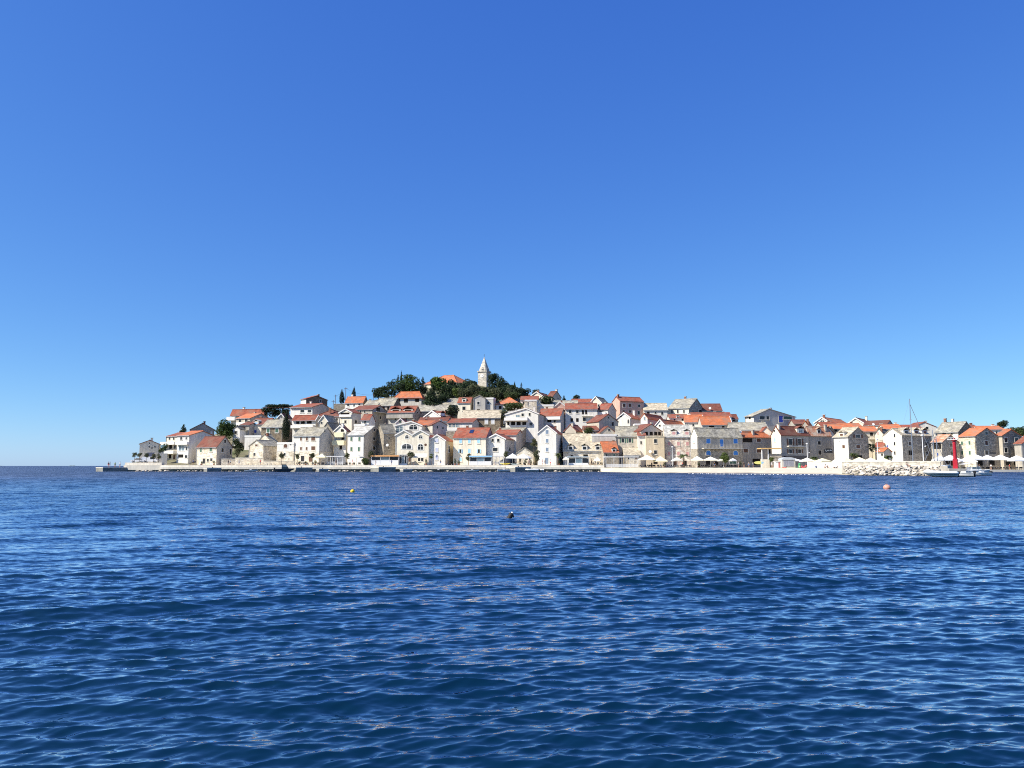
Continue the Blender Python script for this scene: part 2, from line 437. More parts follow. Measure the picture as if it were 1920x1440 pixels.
    fm = N.new('ShaderNodeMath'); fm.operation = 'MULTIPLY'; fm.use_clamp = True; L.new(ramp(dist, 25, 130, 1.95, 1.25), fm.inputs[1]); L.new(fr.outputs[0], fm.inputs[0])
    body = N.new('ShaderNodeBsdfDiffuse'); body.inputs['Color'].default_value = (0.0008, 0.0150, 0.034, 1)
    gl = N.new('ShaderNodeBsdfGlossy'); gl.inputs['Color'].default_value = (1, 1, 1, 1)
    L.new(nm.outputs[0], gl.inputs['Normal']); L.new(ramp(dist, 8, 150, 0.04, 0.34), gl.inputs['Roughness'])
    mx = N.new('ShaderNodeMixShader'); L.new(fm.outputs[0], mx.inputs[0]); L.new(body.outputs[0], mx.inputs[1]); L.new(gl.outputs[0], mx.inputs[2])
    L.new(mx.outputs[0], N['Material Output'].inputs['Surface'])
    N.remove(b)
    me.materials.append(m)
    o = link('sea', me)
    tag(o, 'deep blue rippled sea filling the lower half of the view', kind='structure')
build_sea()

# ================================================================ HILL
_GP = [  # photograph column: depth of the crest, ground row at the crest
 (100, 276, 884), (236, 276, 879), (262, 284, 866), (300, 290, 852), (350, 298, 832), (450, 312, 799), (550, 322, 777), (650, 328, 762),
 (720, 338, 745), (800, 346, 727), (900, 350, 720), (960, 346, 732), (1010, 338, 748), (1080, 330, 760), (1200, 322, 772),
 (1310, 322, 783), (1400, 312, 797), (1550, 300, 809), (1700, 292, 818), (1920, 292, 826), (2400, 300, 835)]
_gx = np.array([g[0] for g in _GP], float); _gd = np.array([g[1] for g in _GP], float); _gr = np.array([g[2] for g in _GP], float)
def ground(X, Y):
    px = 960 + F * X / max(Y, 1.0) * 0.995
    Dr = float(np.interp(px, _gx, _gd)); row = float(np.interp(px, _gx, _gr))
    zr = zat(row, Dr)
    D0 = 256.0
    s = (Y - D0) / (Dr - D0)
    if s <= 0: z = 1.0 + s * 3
    elif s <= 1: z = 1.0 + (zr - 1.0) * s ** 0.85
    else: z = zr - (zr + 3) * min(1, ((s - 1) * (Dr - D0) / 70.0)) ** 1.6
    return z
def build_hill():
    cols = np.arange(196, 2420, 14); rows = np.concatenate([np.arange(250, 372, 4), np.arange(372, 440, 14)])
    rng = random.Random(3)
    v = []; f = []
    for D in rows:
        for p in cols:
            X = (p - 960) / F * D / 0.995
            v.append((X, D, ground(X, D) + rng.uniform(-0.25, 0.15)))
    n = len(cols)
    for i in range(len(rows) - 1):
        for j in range(n - 1):
            a = i * n + j
            f.append((a, a + 1, a + n + 1, a + n))
    me = bpy.data.meshes.new('hillside'); me.from_pydata(v, [], f)
    me.materials.append(mat('dry_hillside', (0.20, 0.18, 0.11), 0.95, 0.3, 0.25, (0.09, 0.105, 0.045), rnd=0))
    o = link('hillside', me); tag(o, 'dry stony hillside under the old town', kind='structure')
build_hill()

# ---------------------------------------------------------------- quay, promenade, beach, harbour
def slab(name, front, back, ztop, zbot, m, label, over=None):
    """flat-topped piece of waterfront between two plan lines given as (column, depth)"""
    fp = [P(p, 873, D) for p, D in front]; bp = [P(p, 873, D) for p, D in back]
    b = MB()
    n = len(fp)
    for i in range(n - 1):
        a, c = fp[i], fp[i + 1]; d, e = bp[i], bp[i + 1]
        b.poly([(a.x, a.y, ztop), (c.x, c.y, ztop), (e.x, e.y, ztop), (d.x, d.y, ztop)])
        b.poly([(a.x, a.y, zbot), (c.x, c.y, zbot), (c.x, c.y, ztop), (a.x, a.y, ztop)])
    for a, d in ((fp[0], bp[0]), (fp[-1], bp[-1])):
        b.poly([(a.x, a.y, zbot), (d.x, d.y, zbot), (d.x, d.y, ztop), (a.x, a.y, ztop)])
    o = b.obj(name, m)
    tag(o, label, kind='structure')
    return o
ZQ = 2.02                                         # promenade level
QF = [(232, 249), (300, 247.5), (340, 246), (450, 244.5), (600, 243), (750, 241.5), (900, 240.5), (1000, 240), (1070, 239.5), (1133, 239)]
slab('quay', QF, [(p, 264) for p, D in QF], ZQ, 0.50, CONCP, 'pale concrete quay carrying the promenade along the old town')
slab('quay_footing', [(p, D + 0.3) for p, D in QF], [(p, 264.5) for p, D in QF], 0.496, -2.0, CONC, 'recessed footing under the quay edge')
slab('kerb_ledge', [(p, D - 0.9) for p, D in QF[1:]], [(p, D - 0.004) for p, D in QF[1:]], 1.42, 0.80, CONCP, 'lower concrete ledge along the quay front')
slab('parking_terrace', [(234, 252), (262, 252), (303, 252)], [(234, 276), (262, 276), (303, 276)], 2.85, -1.0, CONCP, 'raised pale terrace at the point where the cars park')
slab('beach_promenade', [(1128, 236.5), (1300, 236.5), (1450, 235), (1512, 226), (1585, 216), (1650, 216)],
     [(1128, 263), (1300, 263), (1450, 263), (1512, 263), (1585, 263), (1650, 263)], 1.28, -2.0, CONC, 'paved cafe terrace behind the beach')
slab('harbour_quay', [(1600, 224), (1760, 225), (1850, 228), (1920, 229), (2300, 236)], [(1600, 264), (1760, 264), (1850, 264), (1920, 264), (2300, 266)],
     0.62, -2.0, CONCP, 'low harbour quay with the restaurant terraces on the right')
def build_beach():
    SAND = mat('pale_pebbles', (0.68, 0.60, 0.435), 0.95, 0.12, 0.22, (0.57, 0.495, 0.355), rnd=0, bump=0.05, wet=(0.12, (0.30, 0.25, 0.18)))
    fr = [(1126, 236), (1140, 226), (1165, 210), (1200, 200), (1250, 193), (1300, 187), (1400, 180), (1480, 168), (1560, 158), (1600, 148), (1620, 142)]
    cols = list(range(1126, 1621, 6)); v = []; f = []; K = 14
    rng = random.Random(5)
    for p in cols:
        D0 = float(np.interp(p, [a for a, _ in fr], [b for _, b in fr])) + 2.2 * math.sin(p * 0.05) + 1.2 * math.sin(p * 0.13 + 1) + 0.7 * math.sin(p * 0.31)
        D1 = float(np.interp(p, [1126, 1300, 1450, 1512, 1585, 1650], [237.5, 237.5, 236, 227, 217, 217]))
        for k in range(K + 1):
            t = k / K
            D = D0 - 3 + (D1 - D0 + 3) * t
            z = -0.45 + (1.22 + 0.45) * min(1, t * 1.25) ** 0.62 + rng.uniform(-0.03, 0.03) * (1 if 0 < k < K else 0)
            z = min(z, 1.22)
            q = P(p, 873, D); v.append((q.x, q.y, z))
    n = K + 1
    for i in range(len(cols) - 1):
        for k in range(K):
            a = i * n + k; f.append((a, a + n, a + n + 1, a + 1))
    me = bpy.data.meshes.new('beach'); me.from_pydata(v, [], f); me.materials.append(SAND)
    me.polygons.foreach_set('use_smooth', [True] * len(f))
    tag(link('beach', me), 'pale pebble beach in front of the cafe terraces', kind='structure')
build_beach()
def build_island(px0, px1, D, top, label):
    x0, x1 = P(px0, 873, D).x, P(px1, 873, D).x
    b = MB(); n = 18; secs = []
    for i in range(n + 1):
        t = i / n
        hgt = max(0.3, top * math.sin(math.pi * t) ** 0.8 * (0.75 + 0.25 * math.sin(7.3 * t + 1)))
        x = x0 + (x1 - x0) * t; w = 0.25 * (x1 - x0)
        secs.append([(x, D - w, -1), (x, D - w * .5, hgt * .7), (x, D, hgt), (x, D + w * .5, hgt * .7), (x, D + w, -1)])
    b.loft(secs)
    o = b.obj('island', mat('far_island_scrub', (0.12, 0.16, 0.16), 0.95, 0.2, 0.01, rnd=0), smooth=True)
    tag(o, label, kind='structure')
build_island(129, 142, 5200, 7.5, 'tiny islet on the horizon left of the pier')
build_island(-30, 6, 5200, 5.5, 'low islet on the horizon at the far left edge')
# ================================================================ HOUSES
def _unit_frame(arch=False):
    """window surround one metre wide and high around x = z = 0, standing proud of the wall towards -y"""
    def outline(w, h):
        if not arch:
            return [(-w, -h), (w, -h), (w, h), (-w, h)]
        pts = [(-w, -h), (w, -h)]
        z0 = h - w * 0.9
        for k in range(9):
            t = math.pi * k / 8
            pts.append((w * math.cos(t), z0 + w * 0.9 * math.sin(t)))
        return pts
    o = outline(0.60, 0.58); i = outline(0.46, 0.46); n = len(o)
    b = MB()
    for k in range(n):
        j = (k + 1) % n
        b.poly([(o[k][0], -0.07, o[k][1]), (o[j][0], -0.07, o[j][1]), (i[j][0], -0.07, i[j][1]), (i[k][0], -0.07, i[k][1])])
        b.poly([(o[k][0], 0.05, o[k][1]), (o[j][0], 0.05, o[j][1]), (o[j][0], -0.07, o[j][1]), (o[k][0], -0.07, o[k][1])])
        b.poly([(i[k][0], 0.05, i[k][1]), (i[j][0], 0.05, i[j][1]), (i[j][0], -0.07, i[j][1]), (i[k][0], -0.07, i[k][1])])
    return b
def _unit_pane(arch=False):
    b = MB()
    if not arch:
        b.box(-0.46, 0.46, -0.025, 0.04, -0.46, 0.46)
    else:
        pts = [(-0.46, -0.46), (0.46, -0.46)]
        z0 = 0.46 - 0.414
        for k in range(9):
            t = math.pi * k / 8
            pts.append((0.46 * math.cos(t), z0 + 0.414 * math.sin(t)))
        b.poly([(x, -0.025, z) for x, z in pts])
        n = len(pts)
        for k in range(n):
            j = (k + 1) % n
            b.poly([(pts[k][0], 0.04, pts[k][1]), (pts[j][0], 0.04, pts[j][1]), (pts[j][0], -0.025, pts[j][1]), (pts[k][0], -0.025, pts[k][1])])
    return b
def _unit_bars():
    b = MB()
    b.box(-0.025, 0.025, -0.045, -0.02, -0.46, 0.46); b.box(-0.46, -0.026, -0.044, -0.02, 0.08, 0.12); b.box(0.026, 0.46, -0.044, -0.02, 0.08, 0.12)
    return b
UM = {}
for _a in (0, 1):
    for _n, _m in (('t', TRIM), ('s', STONETRIM)):
        UM['f%s%d' % (_n, _a)] = _unit_frame(_a).mesh('window_frame', _m)
    UM['pd%d' % _a] = _unit_pane(_a).mesh('pane', GLASS)
    UM['pp%d' % _a] = _unit_pane(_a).mesh('pane', PALEGLASS)
UM['bars'] = _unit_bars().mesh('glazing_bar', TRIM)
UM['sill'] = MB().box(-0.66, 0.66, -0.14, 0.03, -0.66, -0.585).mesh('sill', STONETRIM)
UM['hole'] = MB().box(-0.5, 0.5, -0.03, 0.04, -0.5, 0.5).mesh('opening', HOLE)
for _k, _m in SHUT.items():
    UM['sl' + _k] = MB().box(-0.46, -0.008, -0.055, -0.028, -0.45, 0.45).mesh('shutter', _m)
    UM['sr' + _k] = MB().box(0.008, 0.46, -0.055, -0.028, -0.45, 0.45).mesh('shutter', _m)
    UM['ol' + _k] = MB().box(-1.04, -0.60, -0.11, -0.075, -0.47, 0.47).mesh('shutter', _m)
    UM['or' + _k] = MB().box(0.60, 1.04, -0.11, -0.075, -0.47, 0.47).mesh('shutter', _m)
    UM['dr' + _k] = MB().box(-0.46, 0.46, -0.05, 0.04, -0.5, 0.46).mesh('door_leaf', _m)
    UM['as' + _k] = _unit_pane(1).mesh('shutter', _m)

def window_at(parent, x, y, z, rz, w, h, style, trim='s'):
    """style: d dark glass, q pale glass with bars, c? closed shutters, o? open shutters, A arched glass, a? arched shutters, D? door, f bare opening"""
    k = style[0]; c = style[1] if len(style) > 1 else 'n'
    if k == 'f':
        o = link('opening', UM['hole'], parent, (x, y, z), rz, (w, 1, h)); return o
    arch = 1 if k in 'Aa' else 0
    o = link('door' if k == 'D' else 'window', UM['f%s%d' % (trim, arch)], parent, (x, y, z), rz, (w, 1, h))
    if k == 'D':
        link('door_leaf', UM['dr' + c], o)
        return o
    if k in 'dAo': link('pane', UM['pd%d' % arch], o)
    if k == 'q':
        link('pane', UM['pp0'], o)
    if k in 'qA' and w > 1.0: link('glazing_bar', UM['bars'], o)
    if k == 'c': link('shutter', UM['sl' + c], o); link('shutter', UM['sr' + c], o)
    if k == 'o': link('shutter', UM['ol' + c], o); link('shutter', UM['or' + c], o)
    if k == 'a': link('shutter', UM['as' + c], o)
    if k in 'dco' and w > 0.8: link('sill', UM['sill'], o)
    return o

class Hs:
    pass
def house(label, xl, xm, xr, th, D, eave, ridge, rd, wm, rm, win='', d=8.0, wm2=None, cat='house', name=None,
          trim='s', chim=(), balc=(), dorm=(), verge=False, ng=1, rf=0.5, base=None, over=0.28, dish=(), wmax=30, hipfar=False, skyl=(), sb=None):
    """xl..xm: columns of the left visible face, xm..xr: of the right one (xr = 0: not seen, d metres deep); xm is the near corner at depth D.
    th: how far the left face is turned to the left. rd: ridge parallel to the left face 'L' / right face 'R', 'H' hip, 'F' flat"""
    t = R(th); c, s = math.cos(t), math.sin(t)
    C = P(xm, eave, D)
    kl = ray(xl, eave)[0]
    w = (C.x - kl * C.y) / (c + kl * s)
    w = max(2.5, min(wmax, w))
    if xr:
        kr = ray(xr, eave)[0]
        den = (s - kr * c)
        dd = (kr * C.y - C.x) / den if abs(den) > 0.03 else d
        if dd < 2 or dd > 26:
            print('HOUSE depth', label, round(dd, 1))
        d = max(2.5, min(22, dd))
    g = Hs()
    def W2(x, y): return (C.x + x * c + y * s, C.y - x * s + y * c)
    ze = C.z
    if rd == 'L': a = W2(0, d * rf)
    elif rd == 'R': a = W2(-w * (1 - rf) / ng, 0)
    else: a = W2(-w / 2, d / 2)
    zr = max(ze + 0.3, zat(ridge, a[1])) if rd != 'F' else ze
    zs = [ground(*W2(x, y)) for x in (0, -w) for y in (0, d)]
    z0 = min(zs) - 0.6 if base is None else base
    z0 = min(z0, ze - 2.2)
    root = empty(name or ({'wh': 'white_house', 'cr': 'cream_house', 'st': 'stone_house', 'sg': 'stone_house', 'sp': 'stone_house', 'br': 'stone_house',
                           'pk': 'pink_house'}.get(wm, 'plaster_house')), (C.x, C.y, z0), -t)
    tag(root, label, cat)
    hz, rz_ = ze - z0, zr - z0
    m1, m2 = W[wm], W[wm2 or wm]  # right face can be a greyer copy, its shade put into the colour
    # walls
    b = MB()
    if rd in 'HF':
        b.box(-w, 0, 0, d, 0, hz, 0, skip='rt' if rd == 'H' else 'r')
        b.poly([(0, 0, 0), (0, d, 0), (0, d, hz), (0, 0, hz)], 1)
    elif rd == 'L':
        yr = d * rf
        b.poly([(-w, 0, 0), (0, 0, 0), (0, 0, hz), (-w, 0, hz)], 0); b.poly([(-w, d, 0), (0, d, 0), (0, d, hz), (-w, d, hz)], 0)
        for x, mi in ((0, 1), (-w, 0)): b.poly([(x, 0, 0), (x, d, 0), (x, d, hz), (x, yr, rz_), (x, 0, hz)], mi)
    else:
        b.poly([(0, 0, 0), (0, d, 0), (0, d, hz), (0, 0, hz)], 1); b.poly([(-w, 0, 0), (-w, d, 0), (-w, d, hz), (-w, 0, hz)], 0)
        for y in (0, d):
            top = []
            for k in range(ng):
                top += [(-w * (k + 1 - rf) / ng, y, rz_), (-w * (k + 1) / ng, y, hz)]
            b.poly([(-w, y, 0), (0, y, 0), (0, y, hz)] + top, 0)
    b.obj('wall', [m1, m2], root)
    if sb:            # lower storey in another stone: (row of its top, material)
        zsb = zat(sb[0], C.y) - z0
        MB().box(-w - .04, .04, -.04, d + .04, 0, zsb, skip='tb').box(-w - .06, .06, -.06, d * .5, zsb, zsb + .12).obj('stone_base', W[sb[1]], root)
    # roof
    rmat = ROOF[rm] if rm else None
    tk, og = 0.20, 0.18
    def gable_prof(t0, t1, tr):
        s1 = (rz_ - hz) / max(0.1, tr - t0); s2 = (rz_ - hz) / max(0.1, t1 - tr)
        o = over
        return [(t0 - o, hz - o * s1), (tr, rz_), (t1 + o, hz - o * s2), (t1 + o, hz - o * s2 + tk), (tr, rz_ + tk * 1.15), (t0 - o, hz - o * s1 + tk)]
    roof = None
    if rd == 'L':
        b = MB().prism(gable_prof(0, d, d * rf), 'x', -w - og, og)
        roof = b.obj('roof', rmat, root)
        MB().prism([(d * rf - 0.2, rz_ + tk * .9), (d * rf, rz_ + tk * 1.15 + 0.12), (d * rf + 0.2, rz_ + tk * .9)], 'x', -w - og - 0.02, og + 0.02).obj('ridge_cap', rmat, roof)
    elif rd == 'R':
        for k in range(ng):
            t1, t0 = -w * k / ng, -w * (k + 1) / ng
            tr = -w * (k + 1 - rf) / ng
            b = MB().prism(gable_prof(t0 if ng == 1 else t0 + over * (k < ng - 1), t1 if ng == 1 else t1 - over * (k > 0), tr), 'y', -og, d + og)
            roof = b.obj('roof', rmat, root)
            MB().prism([(tr - 0.2, rz_ + tk * .9), (tr, rz_ + tk * 1.15 + 0.12), (tr + 0.2, rz_ + tk * .9)], 'y', -og - 0.02, d + og + 0.02).obj('ridge_cap', rmat, roof)
    elif rd == 'H':
        o = over
        x0, x1, y0, y1 = -w - o, o, -o, d + o
        if w >= d: hx = (d / 2) * 0.95; rp = [(x0 + hx, d / 2), (x1 - hx, d / 2)]
        else: hx = (w / 2) * 0.95; rp = [(-w / 2, y0 + hx), (-w / 2, y1 - hx)]
        if abs(rp[0][0] - rp[1][0]) + abs(rp[0][1] - rp[1][1]) < 0.2: rp[1] = (rp[1][0] + 0.2, rp[1][1])
        zl = hz - 0.1
        e = [(x0, y0), (x1, y0), (x1, y1), (x0, y1)]
        E = [(x, y, zl) for x, y in e]; A, B = [(x, y, rz_) for x, y in rp]
        b = MB()
        if w >= d: fs = [[E[0], E[1], B, A], [E[1], E[2], B], [E[2], E[3], A, B], [E[3], E[0], A]]
        else: fs = [[E[0], E[1], A], [E[1], E[2], B, A], [E[2], E[3], B], [E[3], E[0], A, B]]
        for q in fs: b.poly(q)
        for k in range(4):
            p, q = e[k], e[(k + 1) % 4]
            b.poly([(p[0], p[1], zl - 0.2), (q[0], q[1], zl - 0.2), (q[0], q[1], zl), (p[0], p[1], zl)])
        b.poly([(x, y, zl - 0.2) for x, y in reversed(e)])
        roof = b.obj('roof', rmat, root)
        hb = MB()
        ends = [(E[0], A), (E[1], B if w >= d else A), (E[2], B), (E[3], A if w >= d else B), (A, B)]
        for p, q in ends:
            hb.tube((p[0], p[1], p[2] + 0.06), (q[0], q[1], q[2] + 0.06), 0.13, n=6)
        hb.obj('ridge_cap', rmat, roof)
    else:
        pr = MB()
        pr.box(-w - .08, .08, -.08, .22, hz - 0.25, hz + 0.35); pr.box(-w - .08, .08, d - .22, d + .08, hz - 0.25, hz + 0.35)
        pr.box(-w - .08, -w + .22, .22, d - .22, hz - 0.24, hz + 0.35); pr.box(-.22, .08, .22, d - .22, hz - 0.24, hz + 0.35)
        pr.obj('parapet', TRIM if rm is None else rmat, root)
    # pale verges along the gable edges
    if verge and rd in 'LR':
        b = MB()
        if rd == 'R':
            for k in range(ng):
                t1, t0 = -w * k / ng, -w * (k + 1) / ng; tr = -w * (k + 1 - rf) / ng
                for ta, tb in ((t0 - over, tr), (t1 + over, tr)):
                    sl = (rz_ - hz) / max(0.1, abs((t0 if ta < tr else t1) - tr))
                    za = rz_ - sl * abs(ta - tr)
                    b.prism([(ta, za - 0.16), (tb, rz_ - 0.16), (tb, rz_ + tk + .06), (ta, za + tk + .02)], 'y', -og - 0.14, -og - 0.004)
        else:
            yr = d * rf; sl1 = (rz_ - hz) / max(.1, yr); sl2 = (rz_ - hz) / max(.1, d - yr)
            for ya, sl in ((-over, sl1), (d + over, sl2)):
                za = rz_ - sl * abs(ya - yr)
                b.prism([(ya, za - 0.16), (yr, rz_ - 0.16), (yr, rz_ + tk + .06), (ya, za + tk + .02)], 'x', og + 0.004, og + 0.14)
        b.obj('verge', TRIM, root)
    rq = random.Random(int(xl * 13 + ridge * 3))
    if not chim and rd in 'LR' and ng == 1 and rq.random() < .5:
        chim = [(xl + (max(xm, xr) - xl) * rq.uniform(.2, .7), ridge - rq.uniform(2.5, 4.5)) + ((1,) if rq.random() < .5 else ())]
    if rd in 'LH' and rm:
        MB().box(-w - .15, .15, -over - .13, -over - .01, hz - over * (rz_ - hz) / max(.5, d * rf) * (1 if rd == 'L' else 0) - .02, hz - over * (rz_ - hz) / max(.5, d * rf) * (1 if rd == 'L' else 0) + .10).obj('gutter', GREYM, root)
    if rq.random() < .6:
        xx_ = -.12 if rq.random() < .6 else -w + .12
        MB().tube((xx_, -.12, 0), (xx_, -.12, hz - .15), .065, n=6).obj('downpipe', DARKM if rq.random() < .5 else GREYM, root)
    # pixel -> place on a face
    def onface(px, py, face):
        kx, kz = ray(px, py)
        if face == 'L': nx, ny = -s, -c
        else: nx, ny = c, -s
        Y = (nx * C.x + ny * C.y) / (nx * kx + ny)
        X = Y * kx; z = EYE + Y * kz
        lx = (X - C.x) * c - (Y - C.y) * s; ly = (X - C.x) * s + (Y - C.y) * c
        foreshort = abs(nx * kx + ny) / math.hypot(kx, 1)
        return (lx, ly, z - z0, Y, max(0.3, foreshort))
    def pick(px): return 'L' if px <= xm else 'R'
    if not win and rd in 'LRH':
        ra = random.Random(int(xl * 7 + eave)); n_ = max(1, int((xm - xl) / 11)); st_ = ra.choice(['d', 'cg', 'cn', 'd', 'cw'])
        for k_ in range(n_):
            win += ' %f,%f,3.4,5,%s,L' % (xl + (xm - xl) * (k_ + .5 + ra.uniform(-.12, .12)) / n_, eave + 5.5, ra.choice([st_, st_, 'd']))
        if xr and xr - xm > 9 and ra.random() < .6: win += ' %f,%f,3,5,d,R' % (xm + (xr - xm) * .5, eave + 6)
    for it in win.split():
        q = it.split(',')
        px, py, pw, ph = map(float, q[:4]); st = q[4]
        fc = pick(px)
        if len(q) > 5: fc = q[5]
        x, y, z, Y, fs = onface(px, py, fc)
        ww = pw * Y / F / fs * 0.94; hh = ph * Y / F * 0.96
        if fc == 'L':
            x = min(-ww * .55, max(-w + ww * .55, x)); window_at(root, x, -0.005 - (0.045 if sb and z < zsb else 0), z, 0, ww, hh, st, trim)
        else:
            y = max(ww * .55, min(d - ww * .55, y)); window_at(root, 0.005 + (0.045 if sb and z < zsb else 0), y, z, R(90), ww, hh, st, trim)
    for q in balc:   # (x0, x1, row of the parapet top, row of the floor, out, material key)
        px0, px1, pt, pf, out, mk = q[:6]
        fc = pick((px0 + px1) / 2)
        x0, y0, zt, Y, fs = onface(px0, pt, fc); x1, y1, zf, _, _ = onface(px1, pf, fc)
        zt = zf + max(0.7, (pf - pt) * Y / F)
        pm = {'w': TRIM, 'y': CANVASY, 'g': W['gy'], 'n': SHUT['n'], 's': STONETRIM, 'k': DARKM}[mk]
        if fc == 'L':
            a, e = min(x0, x1), max(x0, x1)
            fl = MB().box(a, e, -out, 0.05, zf - 0.18, zf).obj('balcony', STONETRIM, root)
            pb = MB()
            if len(q) > 6:   # railing of bars
                pb.box(a, e, -out + .02, -out + .07, zt - .06, zt)
                n = max(3, int((e - a) / 0.5))
                for k in range(n + 1):
                    xx = a + .03 + (e - a - .06) * k / n
                    pb.box(xx - .02, xx + .02, -out + .025, -out + .065, zf, zt - .06)
            else:
                pb.box(a - .02, e + .02, -out - .02, -out + .13, zf - .1, zt); pb.box(a - .02, a + .1, -out + .13, 0, zf + .002, zt); pb.box(e - .1, e + .02, -out + .13, 0, zf + .002, zt)
            pb.obj('railing' if len(q) > 6 else 'balcony_parapet', pm, fl)
        else:
            a, e = min(y0, y1), max(y0, y1)
            fl = MB().box(-0.05, out, a, e, zf - 0.18, zf).obj('balcony', STONETRIM, root)
            pb = MB()
            if len(q) > 6:
                pb.box(out - .07, out - .02, a, e, zt - .06, zt)
                n = max(3, int((e - a) / 0.5))
                for k in range(n + 1):
                    yy = a + .03 + (e - a - .06) * k / n
                    pb.box(out - .065, out - .025, yy - .02, yy + .02, zf, zt - .06)
            else:
                pb.box(out - .13, out + .02, a - .02, e + .02, zf - .1, zt); pb.box(0, out - .13, a - .02, a + .1, zf + .002, zt); pb.box(0, out - .13, e - .1, e + .02, zf + .002, zt)
            pb.obj('railing' if len(q) > 6 else 'balcony_parapet', pm, fl)
    for q in dorm:   # (column, row of its middle, width px, height px, window style, roof key)
        px, py, pw, ph, st, rk = q
        if rd not in 'LR': continue
        fc = rd
        x, y, z, Y, fs = onface(px, py, fc)
        half = (d * rf) if rd == 'L' else (w * rf)
        slope = (rz_ - hz) / half
        ww = pw * Y / F / fs; hh = ph * Y / F
        ww = max(1.0, ww)
        # move back onto the slope
        for _ in range(3):
            tt = min(half * 0.7, max(0.05, (z - hh / 2 - hz) / slope))
            Yp = (W2(x, tt) if rd == 'L' else W2(-tt, y))[1]
            z = EYE + Yp * ray(px, py)[1] - z0
            kx = ray(px, py)[0]
            if rd == 'L':
                x = ((C.x + tt * s) - kx * (C.y + tt * c)) / (-(c + kx * s))
            else:
                y = ((C.x - tt * c) - kx * (C.y + tt * s)) / (kx * c - s)
        back = min(half * 1.0, tt + (hh + 0.6) / slope)
        dp = back - tt
        root_d = empty('dormer', (0, 0, 0)); root_d.parent = root
        if rd == 'L': root_d.location = (x, tt, z - hh / 2)
        else: root_d.location = (-tt, y, z - hh / 2); root_d.rotation_euler = (0, 0, R(90))
        MB().box(-ww / 2, ww / 2, 0, dp, -0.3, hh).obj('dormer_wall', m1 if wm not in ('sg', 'br') else W['bg'], root_d)
        MB().prism([(-ww / 2 - .12, hh + .003), (0, hh + ww * .28), (ww / 2 + .12, hh + .003), (ww / 2 + .12, hh + .12), (0, hh + ww * .28 + .14), (-ww / 2 - .12, hh + .12)], 'y', -0.2, dp).obj('dormer_roof', ROOF[rk], root_d)
        window_at(root_d, 0, -0.005, hh * 0.48, 0, ww * 0.62, hh * 0.68, st, 't')
    for q in chim:   # (column, row of the top, brick?)
        px, pt = q[:2]
        if rd == 'L':
            yy = d * rf + 0.9
            kx = ray(px, pt)[0]
            bx, by = C.x + yy * s, C.y + yy * c
            x = (bx - kx * by) / (-(c + kx * s)); x = max(-w + .5, min(-.5, x)); y = yy
        else:
            xx = -w * (1 - rf) if rd == 'R' else -w * 0.5
            kx = ray(px, pt)[0]
            bx, by = C.x + xx * c, C.y - xx * s
            den = (kx * c - s)
            y = (bx - kx * by) / den if abs(den) > .05 else d / 2
            y = max(0.5, min(d - .5, y)); x = xx + 0.6
        zt = EYE + W2(x, y)[1] * ray(px, pt)[1] - z0
        zt = max(zt, rz_ + 0.5)
        cm = BRICK if len(q) > 2 else m1
        ch = MB().box(-.35, .35, -.35, .35, -1.3, zt - rz_).obj('chimney', cm, root, (x, y, rz_))
        MB().box(-.45, .45, -.45, .45, zt - rz_ + .002, zt - rz_ + .14).obj('chimney_cap', CONC, ch)
    for q in skyl:   # (column, row, width px, height px): panel lying on the slope of the left side
        px, py, pw, ph = q
        half = d * rf; slope = (rz_ - hz) / half
        x, y, z, Y, fs = onface(px, py, 'L')
        tt = (z - hz) / slope * 1.02
        kx = ray(px, py)[0]
        x = ((C.x + tt * s) - kx * (C.y + tt * c)) / (-(c + kx * s))
        ang = math.atan(slope); ww = pw * Y / F; hh = ph * Y / F / math.sin(ang) * 0.6
        o = MB().box(-ww / 2, ww / 2, -hh / 2, hh / 2, 0.02, 0.10).obj('solar_panel', mat('solar_glass', (0.02, 0.035, 0.10), 0.15, 0.1, 1.0, spec=0.6), root, (x, tt, hz + slope * tt + tk + .06))
        o.rotation_euler = (ang, 0, 0)
    for q in dish:   # satellite dish (column, row)
        px, py = q
        fc = pick(px); x, y, z, Y, fs = onface(px, py, fc)
        b = MB().lathe([(0.02, 0.0), (0.2, 0.03), (0.36, 0.10), (0.48, 0.2)], 12)
        o = b.obj('satellite_dish', TRIM, root, (x + (0.45 if fc == 'R' else 0), y - (0.45 if fc == 'L' else 0), z)); o.rotation_euler = (R(70), 0, R(random.uniform(-30, 30)) + t)
        MB().tube((0, 0, 0), (0, -0.2, -0.5), 0.03).obj('dish_arm', GREYM, o)
    g.root, g.w, g.d, g.C, g.z0, g.hz, g.rz, g.onface, g.W2 = root, w, d, C, z0, hz, rz_, onface, W2
    return g
# ---------------------------------------------------------------- the town, from the left; waterfront row first
H = house
H('grey beige gabled house alone at the far left point behind the parked cars', 262, 299, 0, -22, 268, 833, 826, 'R', 'cr', 'm', '280,831,2,2.5,d 280,838,2.5,3,d 290.5,838,2.5,3,d 285,840,2,4,d', d=9)
H('pale stepped house with stacked white terraces left of the tall white house', 312, 333, 0, 28, 268, 818, 812, 'L', 'cr', 'r', '318,822,3,6,A 326,822,3,6,A 320,838,5,7,f 328,838,4,7,d 319,856,4,8,f 327,857,4,9,Dn', d=9,
  balc=[(308, 333, 828.5, 833, 1.6, 'w'), (306, 333, 845, 850, 1.8, 'w')])
H('tall white three storey house with loggias and a long shaded side wall', 333, 355.6, 404, 25, 261, 816.5, 809, 'L', 'wh', 'o', '340,822,4,6,d 349.5,822,3,5,d 341,840,11,11,q 350,841,3,8,d 339,855,9,6,f 349,856,5,6,d', balc=[(333.5, 355, 829, 833, 1.0, 'w')], trim='t')
